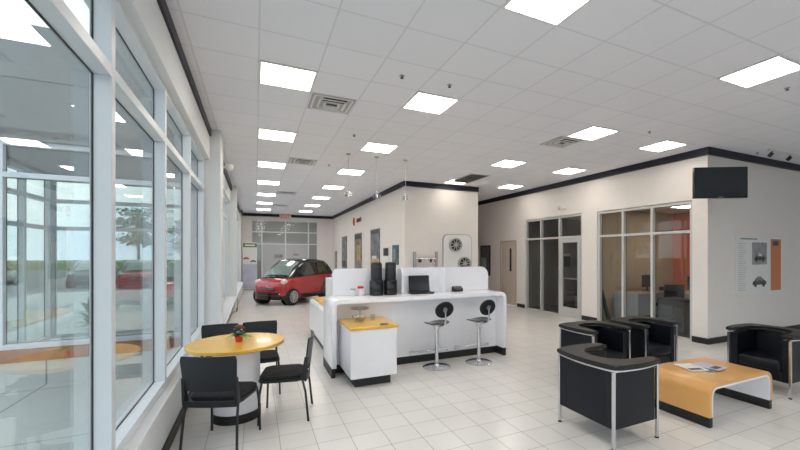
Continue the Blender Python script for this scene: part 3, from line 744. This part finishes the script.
# ------------------------------------------------------------------ poster on the front wall
r = thing('wall_poster', 'white poster board with two grey car photos and an orange strip', 'poster', (9.56, YP-.002, 1.49))
MB().box(-.85, .85, -.03, 0, -.60, .60, .003).build('poster_board', 'paper', r)
MB().box(.42, .83, -.034, -.0305, -.54, .56).build('orange_strip', mat('poster_orange', (.60, .20, .09), .5), r)
MB().box(.50, .72, -.037, -.0345, .42, .52).build('strip_emblem', 'print_dark', r)
b = MB()
b.box(-.72, -.10, -.033, -.0305, .535, .565)
for k in range(22):
    b.box(-.80, -.80+.18+.12*random.random(), -.033, -.0305, .45-k*.045, .456-k*.045)
b.build('printed_text', 'text_grey', r)
MB().box(-.30, .26, -.034, -.0305, .02, .48).build('car_photo_print', 'print_grey', r)
def side_car(b, x, z, s, y0, y1):
    P = [(-1, .1), (-.98, .4), (-.75, .5), (-.45, .85), (.25, .9), (.7, .55), (.98, .45), (1, .1)]
    b.prism([(x+p[0]*s, z+p[1]*s*.75) for p in P], 'y', y0, y1)
    for wx in (-.6, .6): b.cyl((x+wx*s, y0-.0, z+.07*s), (x+wx*s, y1, z+.07*s), s*.19, n=14)
b = MB(); side_car(b, -.02, .10, .21, -.037, -.0345); b.build('car_photo', 'print_dark', r)
b = MB(); side_car(b, -.02, .19, .09, -.039, -.0375); b.build('car_photo', 'paper', r)
b = MB(); side_car(b, -.02, -.42, .26, -.034, -.0305); b.build('car_photo', 'print_dark', r)
b = MB(); side_car(b, -.04, -.32, .14, -.037, -.0345); b.build('car_photo', 'print_grey', r)
# two-lamp emergency light above the office door
r = thing('emergency_light', 'small white wall fixture with two lamps above the office entrance', 'emergency light', (XR, 8.30, 3.05))
MB().box(-.05, 0, -.16, .16, -.05, .05, .006).build('fixture_body', 'wall', r)
for s in (-1, 1): MB().cyl((-.04, s*.10, .0), (-.10, s*.12, -.01), .045).build('lamp_head', 'frost', r, True)

# ------------------------------------------------------------------ art and signs on the inner block
def wall_panel(yc, w_, z0, z1, m, label, extra=None):
    r = thing('wall_art', label, 'wall art', (PX-.001, yc, (z0+z1)/2)); h = (z1-z0)/2
    MB().box(-.03, 0, -w_/2, w_/2, -h, h, .003).build('art_panel', m, r)
    if extra:
        for (a0, a1, b0, b1, mm) in extra: MB().box(-.034, -.0305, a0*w_, a1*w_, -h+2*h*b0, -h+2*h*b1).build('art_detail', mm, r)
wall_panel(18.12, 1.05, 1.0, 2.56, 'panel_a', 'tall slate grey art panel, farthest along the white wall', [(-.45, .45, .1, .28, 'print_dark'), (-.3, .4, .55, .6, 'print_grey')])
wall_panel(15.45, 1.10, 1.0, 2.58, 'panel_b', 'tall brown and grey art panel, middle of three on the white wall', [(-.4, .1, .3, .7, 'sand'), (-.1, .45, .05, .3, 'print_grey'), (-.45, .45, .85, .97, 'print_dark')])
wall_panel(13.0, 1.08, 1.0, 2.60, 'panel_a', 'tall slate art panel with a sandy foot, nearest of three', [(-.48, .48, .06, .36, 'sand'), (-.2, .3, .36, .42, 'paper'), (-.48, .48, .9, .98, 'print_dark')])
wall_panel(11.73, .62, 1.52, 1.97, 'paper', 'small framed picture with a dark photo, left of the teal one', [(-.42, .42, .35, .9, 'print_dark'), (-.2, .1, .5, .7, 'paper')])
wall_panel(10.85, .52, 1.42, 2.0, 'panel_c', 'small dark teal framed picture nearest the wall corner', [(-.1, .25, .25, .8, 'text_grey')])
wall_panel(20.2, .5, 1.0, 1.9, 'print_grey', 'small grey panel at the far end of the white wall')
r = thing('wall_sign', 'wall sign with a red arrow symbol and lowercase lettering', 'sign', (PX-.001, 15.55, 3.10))
mx = Matrix.Rotation(-PI/2, 4, 'Z') @ Matrix.Rotation(PI/2, 4, 'X')
cpts = [(.17*math.cos(math.radians(a)), .17*math.sin(math.radians(a))) for a in range(50, 311, 13)] + [(.12*math.cos(math.radians(a)), .10*math.sin(math.radians(a))) for a in range(310, 49, -13)]
MB().prism([(-.0-p[0]+.62, p[1]) for p in cpts], 'x', -.03, 0).build('sign_symbol', 'red', r)
MB().prism([(.58, .10), (.58, -.10), (.42, 0)], 'x', -.035, -.001).build('sign_arrow', 'orange_paint', r)
text_mesh('sign_lettering', 'smart', .34, .012, 'print_sign', r, Matrix.Translation((-.015, -.22, .03)) @ mx)
# wheel display and rack on the short face of the block
r = thing('wheel_display', 'rounded white display board holding two alloy wheels', 'display board', (5.40, PY-.001, 0))
bo = [(-.48, .85), (.48, .85)] + arc(.48-.16, 2.32-.16, .16, 0, 90, 8) + arc(-.48+.16, 2.32-.16, .16, 90, 180, 8)
MB().prism(bo, 'y', -.03, 0).build('board_edge', 'steel', r)
MB().prism([(p[0]*.96, .85+(p[1]-.85)*.985) for p in bo], 'y', -.036, -.031).build('board_face', 'white_seat', r)
def make_wheel(name='alloy_wheel', label='x', rad=.20, m='display_alloy'):
    """axis along y, face towards -y"""
    r = thing(name, label, 'wheel')
    q = Matrix.Rotation(PI/2, 4, 'X')
    b = MB(); b.lathe([(rad-.03, .01), (rad-.025, .10), (rad, .11), (rad, .0), (rad-.03, .0)], 32); b.xf(q).build('rim', m, r, True)
    b = MB()
    for k in range(9):
        a = k*2*PI/9; b.cyl((.03*math.cos(a), -.085, .03*math.sin(a)), ((rad-.02)*math.cos(a), -.10, (rad-.02)*math.sin(a)), .016, .012, 6)
    b.cyl((0, -.06, 0), (0, -.10, 0), .045); b.build('spokes', m, r, True)
    MB().cyl((0, 0, 0), (0, -.05, 0), rad-.035, n=24).build('wheel_back', 'black', r)
    return r
wp = make_wheel(); ws = []
place(wp, ws, (5.30, PY-.037, 2.0), 0, 'alloy wheel, upper left of two on the display board', 'display wheels')
place(wp, ws, (5.60, PY-.037, 1.45), 0, 'alloy wheel, lower right of two on the display board', 'display wheels')
r = thing('wall_rack', 'grey metal rack with crossbars and small accessories on the cream wall', 'rack', (4.37, PY, 0))
for s in (-1, 1): MB().box(s*.34-.035, s*.34+.035, -.07, 0, .9, 1.80, .004).build('rack_post', 'steel', r)
for z in (1.40, 1.60): MB().cyl((-.31, -.05, z), (.31, -.05, z), .022).build('rack_bar', 'chrome', r)
for x, m, wd in ((-.2, 'dark_metal', .10), (.0, 'white_seat', .08), (.14, 'dark_metal', .07), (.26, 'orange_paint', .03)):
    MB().box(x-wd/2, x+wd/2, -.10, -.073, 1.50, 1.585, .01).build('accessory', m, r)
r = thing('framed_picture', 'dark framed picture in the corridor left of the beige door', 'picture', (XR, 12.32, 1.5))
MB().box(-.03, 0, -.34, .34, -.56, .56, .004).build('picture_frame', 'black', r)
MB().box(-.034, -.0305, -.28, .30, -.5, .5).build('picture_print', 'print_dark', r)
MB().box(-.037, -.0345, -.1, .25, -.45, .1).build('picture_detail', 'print_grey', r)

# ------------------------------------------------------------------ roll-up banner at the far wall
r = thing('rollup_banner', 'tall pull-up banner with green header and two small cars printed', 'banner', (-.25, 20.75, 0), .0)
MB().box(-.32, .32, -.08, .08, 0, .07, .01).build('banner_base', 'steel', r)
MB().box(-.31, .31, -.006, .006, .07, 2.30).build('banner_sheet', 'paper', r)
MB().box(-.30, .30, -.009, -.0065, 2.07, 2.26).build('banner_header', 'green', r)
MB().box(-.22, .22, -.012, -.0095, 2.13, 2.20).build('header_lettering', 'paper', r)
MB().box(-.30, .30, -.009, -.0065, .10, 1.25).build('banner_field', 'lavender', r)
b = MB(); side_car(b, -.16, 1.50, .13, -.009, -.0065); b.build('printed_car', 'red_paint', r)
b = MB(); side_car(b, .14, 1.36, .13, -.009, -.0065); b.build('printed_car', 'print_dark', r)
# heater box and cable tray along the windows
r = thing('floor_heater', 'low white wall heater below the far windows', 'heater', (-.60, 17.0, 0))
MB().prism([(-.09, .08), (.08, .08), (.08, .40), (.03, .46), (-.09, .46)], 'y', -2.9, 2.9, .006).build('heater_case', 'white_metal', r)
MB().box(-.08, .07, 2.9, 3.1, 0, .30, .004).box(-.08, .07, -3.1, -2.9, 0, .30, .004).build('heater_end', 'black', r)
r = thing('potted_plant', 'small leafy plant in a dark pot on the floor behind the window column', 'potted plant', (-.32, 8.55, 0))
MB().lathe([(.07, 0), (.10, .20), (.105, .21), (.09, .21), (.085, .17)], 20).build('pot', 'black', r, True)
b = MB()
for k in range(26):
    a = k*2.4; leafm(b, (0, 0, .19), (math.cos(a), math.sin(a), .8+random.random()), .2+.1*random.random(), .03, .35)
b.build('foliage', 'leaf', r)

# ------------------------------------------------------------------ cars
def interp(tab, x):
    if x <= tab[0][0]: return tab[0][1]
    for (a, b), (c, d) in zip(tab, tab[1:]):
        if x <= c: return b+(d-b)*(x-a)/(c-a)
    return tab[-1][1]
def make_car(name, label, cat, loc, rz, paint, roof, kx=1., ky=1., kz=1., group=None, two_tone=True):
    r = thing(name, label, cat, loc, rz, group)
    NW = [(0, 1.375), (.25, 1.36), (.42, 1.335), (.56, 1.29), (.68, 1.22), (.745, 1.08), (.775, .85), (.78, .5)]
    st = [(-1.34, .50, .35, .70), (-1.32, .60, .28, .85), (-1.26, .68, .24, .95), (-1.12, .74, .22, .985), (-.8, .775, .21, .985), (-.3, .78, .20, .965), (.3, .78, .20, .945), (.62, .78, .20, .93),
          (.85, .775, .20, .90), (1.08, .745, .20, .85), (1.22, .68, .21, .79), (1.29, .58, .22, .735), (1.335, .42, .25, .68), (1.36, .25, .28, .64)]
    W = [(x, w) for x, w, a, b in st]; ZT = [(x, b) for x, w, a, b in st]
    K = lambda p: (p[0]*kx, p[1]*ky, p[2]*kz)
    rows = []
    for x, w_, zb, zt in st:
        half = [(0, zb), (w_*.86, zb), (w_*.985, zb+.12), (w_, .5), (w_*.99, zt-.10), (w_*.97, zt-.03), (w_*.88, zt), (w_*.4, zt+.012), (0, zt+.015)]
        ring = [K((x, y, z)) for y, z in half] + [K((x, -y, z)) for y, z in half[-2:0:-1]]
        rows.append(ring)
    b = MB(); b.strip(rows, True); b.bm.verts.ensure_lookup_table()
    n = len(rows[0]); b.bm.faces.new([b.bm.verts[i] for i in range(n)]); b.bm.faces.new([b.bm.verts[len(b.bm.verts)-n+i] for i in range(n)][::-1])
    body = b.build('body_shell', paint, r, True)
    body.data.materials.append(M['dark'])
    c = MB()
    for wx in (-.935, .935):
        for s in (-1, 1): c.cyl((wx*kx, s*.50*ky, .30), (wx*kx, s*1.1, .30), .325, n=40)
    cut = c.build('wheel_cut', 'dark'); md = body.modifiers.new('wells', 'BOOLEAN'); md.operation = 'DIFFERENCE'; md.object = cut; md.solver = 'EXACT'
    me = bpy.data.meshes.new_from_object(body.evaluated_get(bpy.context.evaluated_depsgraph_get()))
    body.modifiers.clear(); body.data = me; bpy.data.objects.remove(cut)
    for p in me.polygons:
        cc = p.center
        for wx in (-.935, .935):
            if (cc.x-wx*kx)**2+(cc.z-.30)**2 < .327**2 and abs(cc.y) > .49*ky and (abs(p.normal.y) > .95 and abs(cc.y) < .52*ky or ((cc.x-wx*kx)*p.normal.x+(cc.z-.30)*p.normal.z) < -.2): p.material_index = 1
    RT = [(-1.30, .93), (-1.22, 1.10), (-1.05, 1.36), (-.92, 1.45), (-.4, 1.52), (0, 1.52), (.22, 1.475), (.6, 1.24), (.98, .90)]
    wz = lambda z: .735-(max(z, .92)-.92)*.27
    rows = []
    for i in range(25):
        x = -1.30+2.28*i/24; zr = max(interp(RT, x), interp(ZT, x)-.03); zb = min(interp(ZT, x)-.04, zr-.005)
        cw = 1-.13*max(0, (x-.45)/.53)
        half = [(wz(.92)*cw, zb), ((wz(zr-.06) if zr > 1.0 else .73)*cw, max(zb+.002, zr-.06)), (wz(zr)*.93*cw, zr-.012), (wz(zr)*.7*cw, zr), (0, zr+.012)]
        ring = [K((x, y, z)) for y, z in half] + [K((x, -y, z)) for y, z in half[-2::-1]]
        rows.append(ring)
    MB().strip(rows).build('cabin', roof, r, True)
    # windscreen and side windows lie just over the cabin surface
    rows = []
    for i in range(7):
        t = i/6; x = .90-.60*t; z = interp(RT, x)+.012; hw = wz(z)*.86
        rows.append([K((x+.012-.03*(k/4-1)**2, hw*(k/4-1), z+.006-.03*(k/4-1)**2)) for k in range(9)])
    MB().sheet(rows, (.004, 0, .004)).build('windscreen', 'car_screen', r, True)
    for s in (-1, 1):
        for (xa, xb) in ((-.30, .42), (-.82, -.38)):
            rows = []
            for i in range(5):
                t = .10+.80*i/4; row = []
                for k in range(7):
                    x = xa+(xb-xa)*k/6; x2 = x-(.28*t if xb > 0 and k > 3 else 0)*(k-3)/3
                    if xa < -.7: x2 = x2+(.10*t)*(1-k/6)
                    zb = interp(ZT, x2)-.02; zr = interp(RT, x2)-.07; z = zb+(zr-zb)*t
                    row.append(K((x2, s*(wz(z)+.012), z)))
                rows.append(row)
            MB().sheet(rows, (0, s*.004, 0)).build('side_window', 'car_glass', r, True)
        # mirror
        MB().ball(K((.52, s*.84, 1.0)), .07, (.7, 1.1, .75)).cyl(K((.52, s*.70, .97)), K((.52, s*.80, .98)), .02).build('wing_mirror', roof, r, True)
        # sill and rear pillar in the dark colour
        if two_tone:
            def side(x, z, o=.008): return K((x, s*(interp(W, x)*(1 if z < .6 else 1-.015*(z-.6)/.25 if z < .85 else .985-.35*(z-.85)) + o), z))
            rows = []
            for i in range(9):
                z = .22+.74*i/8; xr = interp([(.22, -.55), (.35, -.52), (.6, -.60), (.8, -.78), (.96, -1.02)], z); wd = interp([(.22, .1), (.6, .10), (.96, .22)], z)
                rows.append([side(xr-wd, z), side(xr-wd/2, z), side(xr, z), side(xr+wd*.5, z)])
            MB().sheet(rows, (0, s*.003, 0)).build('pillar_trim', roof, r, True)
            MB().sheet([[side(x, z) for x in [-.6+1.18*k/8 for k in range(9)]] for z in (.20, .27, .34)], (0, s*.003, 0)).build('sill', roof, r, True)
            MB().tube([side(.50, z, .004) for z in (.34, .5, .7, .9)], .004, 6).tube([side(x, .335, .006) for x in (-.45, 0, .5)], .004, 6).build('door_seam', 'dark', r)
            MB().tube([side(-.30, .74, .02), side(-.16, .745, .03)], .014, 8).build('door_handle', paint, r, True)
        # wheels
        for wx in (-.935, .935):
            x, y = wx*kx, s*.668*ky
            q = Matrix.Translation((x, y, .29)) @ Matrix.Rotation(-s*PI/2, 4, 'X')
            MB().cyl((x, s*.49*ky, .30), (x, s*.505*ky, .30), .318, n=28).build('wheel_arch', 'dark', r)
            t = MB().lathe([(.17, -.1), (.27, -.095), (.29, -.07), (.29, .085), (.275, .108), (.20, .11), (.195, .10)], 32).xf(q).build('tyre', 'tyre', r, True)
            b = MB().lathe([(.19, .100), (.20, .112), (.175, .106), (.168, .09), (.05, .085), (.04, .10), (.012, .104)], 30)
            for k in range(9):
                a = k*2*PI/9; b.cyl((.03*math.cos(a), .03*math.sin(a), .10), (.182*math.cos(a), .182*math.sin(a), .106), .019, .015, 6)
            b.xf(q).build('alloy_rim', 'alloy', t, True)
    fr = lambda y, o=.0: interp(NW, abs(y))+o
    def front(name, y0, y1, z0, z1, m, o, lean=0.):
        MB().sheet([[K((fr(y0+(y1-y0)*k/10, o)-lean*(z-z0), y0+(y1-y0)*k/10, z)) for k in range(11)] for z in (z0, (z0+z1)/2, z1)], (.004, 0, 0)).build(name, m, r, True)
    front('grille', -.36, .36, .50, .57, 'car_black', .004)
    front('grille_bar', -.30, .30, .532, .540, 'alloy', .010)
    front('lower_intake', -.52, .52, .34, .43, 'car_black', .006)
    front('bumper_lip', -.70, .70, .19, .325, 'car_black', .008)
    MB().ball(K((1.345, 0, .63)), .045, (.5, 1, .7)).build('nose_badge', 'alloy', r, True)
    for s in (-1, 1):
        MB().ball(K((1.09, s*.575, .76)), .17, (1.2, .80, .52)).build('headlight', 'headlight', r, True)
        MB().ball(K((1.30, s*.48, .385)), .045, (.6, 1, .9)).build('fog_lamp', 'alloy', r, True)
        MB().ball(K((-1.27, s*.58, .74)), .09, (.7, .8, 1.2)).build('tail_light', 'red', r, True)
    return r
make_car('small_car', 'red and black two-seat small car parked inside the showroom by the far wall', 'car', (1.33, 15.12, 0), math.atan2(-.68, -.73), 'red_paint', 'car_black', 1., 1., 1.03)
gp = gz-.03
make_car('parked_car', 'red car parked outside, seen through the window glass', 'car', (-5.95, 27.4, gp), -1.45, 'red_paint', 'car_glass', 1.55, 1.12, .98, 'cars outside', False)
make_car('parked_car', 'dark car parked outside, left of the red one through the glass', 'car', (-8.4, 28.6, gp), -1.45, 'dark_paint', 'car_glass', 1.6, 1.12, .98, 'cars outside', False)
make_car('parked_car', 'silver car parked farther off outside the glass vestibule', 'car', (-14, 30, gp), 1.2, 'silver_paint', 'car_glass', 1.6, 1.12, .98, 'cars outside', False)
make_car('parked_car', 'white car standing alone at the far side of the car park', 'car', (-20, 12, gp), .2, 'white', 'car_glass', 1.6, 1.12, .98, 'cars outside', False)

# ------------------------------------------------------------------ trees
def make_tree(loc, h, label, seed):
    rnd = random.Random(seed); r = thing('tree', label, 'tree', loc, rnd.random()*6, 'trees beyond the car park')
    MB().tube([(0, 0, -.2), (.1, 0, h*.25), (0, .1, h*.5), (.05, 0, h*.75)], .12+h*.01, 8).build('trunk', 'bark', r, True)
    b = MB()
    for k in range(60):
        a = rnd.random()*6.28; e = rnd.random(); q = h*.30*math.sqrt(rnd.random())*(1-.5*abs(e-.4)); c = Vector((q*math.cos(a), q*math.sin(a), h*(.35+.6*e)))
        for m_ in range(22):
            d = Vector((rnd.gauss(0, 1), rnd.gauss(0, 1), rnd.gauss(0, .8))).normalized()*h*.09*rnd.random()**.4
            u = Vector((rnd.gauss(0, 1), rnd.gauss(0, 1), rnd.gauss(0, 1))).normalized(); v = u.orthogonal().normalized(); s_ = h*.028
            vs = [b.bm.verts.new(c+d+p) for p in (u*s_, v*s_*.7, -u*s_, -v*s_*.7)]; b.bm.faces.new(vs)
    b.build('crown', 'leaf', r)
for k, (x, y, h, l) in enumerate(((-9, 66, 7, 'small tree on the lawn straight beyond the parked cars'), (-16, 72, 9, 'tall tree on the lawn left of the parked cars'), (-30, 58, 8, 'broad tree beyond the left of the vestibule'),
        (-42, 50, 9, 'tall tree far left beyond the vestibule glass'), (-48, 20, 8, 'tree beside the car park, level with the round table'), (-50, 2, 9, 'tree at the edge of the car park behind the camera'), (-36, 66, 7, 'round tree in the gap between the taller two'), (-24, 31, 6, 'nearer of the two trees beside the car park edge'), (-31, 38, 7, 'farther of the two trees beside the car park edge'), (-27, 24, 6, 'lone tree at the left edge of the car park'))):
    make_tree((x, y, gz), h, l, k+3)
def make_shrub(loc, h, label, seed):
    rnd = random.Random(seed); r = thing('shrub', label, 'shrub', loc, 0, 'shrubs by the vestibule')
    MB().tube([(0, 0, -.02), (.01, 0, h*.6)], .015, 6).build('stem', 'bark', r)
    b = MB()
    for k in range(90):
        a = rnd.random()*6.28; e = rnd.random()*1.5; leafm(b, (.1*math.cos(a), .1*math.sin(a), h*(.2+.5*rnd.random())), (math.cos(a)*math.cos(e), math.sin(a)*math.cos(e), math.sin(e)), h*.35, .03, .2, 3)
    b.build('foliage', 'leaf', r)
make_shrub((-2.55, 9.0, 0), .5, 'leafy plant standing inside the glass vestibule', 4)
make_shrub((-3.3, 11.2, gz), .9, 'taller leafy plant outside behind the vestibule glass', 5)

# ------------------------------------------------------------------ office furniture
def desk(loc, w_, d_, label, top='wood', rz=0.):
    r = thing('office_desk', label, 'desk', loc, rz)
    MB().box(-w_/2, w_/2, -d_/2, d_/2, .715, .75, .004).build('desk_top', top, r)
    for s in (-1, 1): MB().box(s*w_/2-.02*s-.015, s*w_/2-.02*s+.015, -d_/2+.02, d_/2-.02, 0, .715).build('desk_leg', 'grey_steel', r)
    MB().box(-w_/2+.06, w_/2-.06, d_/2-.05, d_/2-.03, .25, .715).build('modesty_panel', 'grey_steel', r)
    return r
M['grey_steel'] = mat('pale_grey_panel', (.34, .37, .42), .5)
fz = .012
desk((9.35, 6.75, fz), 1.9, .75, 'office desk with pale grey panels behind the right office glazing', rz=PI)
r = desk((9.75, 5.52, fz), 1.7, .75, 'dark office desk wing with equipment on it behind the glazing', rz=PI/2)
r = thing('filing_cabinet', 'black cabinet right behind the last office pane', 'cabinet', (8.55, 5.50, fz))
MB().box(-.28, .28, -.3, .3, .03, .72, .005).build('cabinet_body', 'black', r)
for z in (.25, .47): MB().box(-.30, -.282, -.27, .27, z-.10, z+.10, .003).build('drawer_front', 'black_gloss', r)
def monitor(loc, rz, label):
    r = thing('office_monitor', label, 'monitor', loc, rz)
    MB().box(-.24, .24, -.02, .02, .10, .42, .008).build('monitor_housing', 'black', r)
    MB().box(-.225, .225, -.0225, -.0205, .115, .405).build('monitor_screen', 'screen', r)
    MB().cyl((0, .01, .01), (0, .01, .12), .02).box(-.12, .12, -.08, .09, 0, .012, .004).build('monitor_foot', 'black', r)
monitor((9.72, 5.75, fz+.75), PI/2+.3, 'black monitor on the dark desk wing behind the glazing')
monitor((9.35, 6.85, fz+.75), PI+.2, 'black monitor on the pale office desk')
r = thing('desk_phone', 'black desk phone beside the monitor in the office', 'phone', (9.9, 6.75, fz+.75), .4)
MB().prism([(-.1, 0), (.1, 0), (.1, .07), (-.1, .02)], 'x', -.09, .09, .004).build('phone_body', 'black', r)
MB().box(-.085, -.045, -.1, .1, .05, .09, .01).build('handset', 'black', r)
r = thing('printer', 'black printer at the end of the dark desk wing', 'printer', (9.78, 5.1, fz+.75), PI/2)
MB().box(-.24, .24, -.2, .2, 0, .24, .015).build('printer_body', 'black', r)
MB().box(-.16, .16, -.30, -.19, .04, .055, .003).build('paper_tray', 'dark_metal', r)
def office_chair(loc, rz, label):
    r = thing('office_chair', label, 'office chair', loc, rz)
    MB().box(-.24, .24, -.23, .24, .44, .52, .03, 3).build('seat', 'black_fabric', r, True)
    MB().sheet([[(.23*(k/4-1), -.23-.03*math.cos((k/4-1)*PI/2)-.03*t, .58+.42*t) for k in range(9)] for t in (0, .25, .5, .75, 1)], (0, -.05, 0)).build('backrest', 'black_fabric', r, True)
    MB().tube([(0, -.1, .44), (0, -.28, .46), (0, -.30, .70)], .02).build('back_support', 'black', r)
    MB().cyl((0, 0, .08), (0, 0, .44), .03).build('gas_column', 'steel', r)
    for k in range(5):
        a = k*2*PI/5
        l = MB().tube([(0, 0, .10), (.27*math.cos(a), .27*math.sin(a), .07)], .018).build('base_arm', 'black', r)
        MB().cyl((.27*math.cos(a)-.012, .27*math.sin(a), .03), (.27*math.cos(a)+.012, .27*math.sin(a), .03), .03).build('castor', 'black', l)
office_chair((9.02, 6.08, fz), -.4, 'black office chair in front of the pale desk behind the right glazing')
office_chair((9.0, 9.0, fz), -1.2, 'black chair in the dim left office beside the glass door')
desk((10.2, 8.4, fz), 1.5, .7, 'grey desk in the dim left office seen through the glass door', rz=PI/2)
monitor((10.1, 8.2, fz+.75), PI/2, 'black monitor on the desk in the dim left office')
r = thing('wall_notice', 'small white and black notice on the back wall of the left office', 'notice', (9.6, 10.05, 1.55))
MB().box(-.16, .16, -.02, 0, -.25, .1, .002).build('notice_board', 'black', r); MB().box(-.18, .18, -.024, -.0, .12, .2, .002).build('notice_header', 'paper', r)
r = thing('leaning_board', 'dark board leaning against the side wall inside the right office', 'board', (8.35, 7.20, fz))
MB().box(-.06, .06, -.012, .012, 0, .85, .003).xf(Matrix.Rotation(-.35, 4, 'Y')).build('board_plank', 'dark_metal', r)
for k, (x, y, l) in enumerate(((9.7, 6.0, 'square light in the ceiling of the right office'), (9.7, 8.8, 'square light in the ceiling of the dim left office'))):
    if k == 1: break
    o = copy_tree(lp); o.location = (x, y, OZ); o['label'] = l; o['group'] = 'office ceiling lights'
for k, x in enumerate((.6, 2.6)):
    r = thing('strip_light', ['long strip light in the service room, left behind the far glazing', 'long strip light in the service room, right behind the far glazing'][k], 'strip light', (x, YE+2.4, 4.298), 0, 'service room strip lights')
    MB().box(-.20, .20, -1.0, 1.0, -.06, 0, .005).build('light_housing', 'white_metal', r)
    MB().box(-.18, .18, -.98, .98, -.075, -.062).build('light_tube', 'lamp', r)
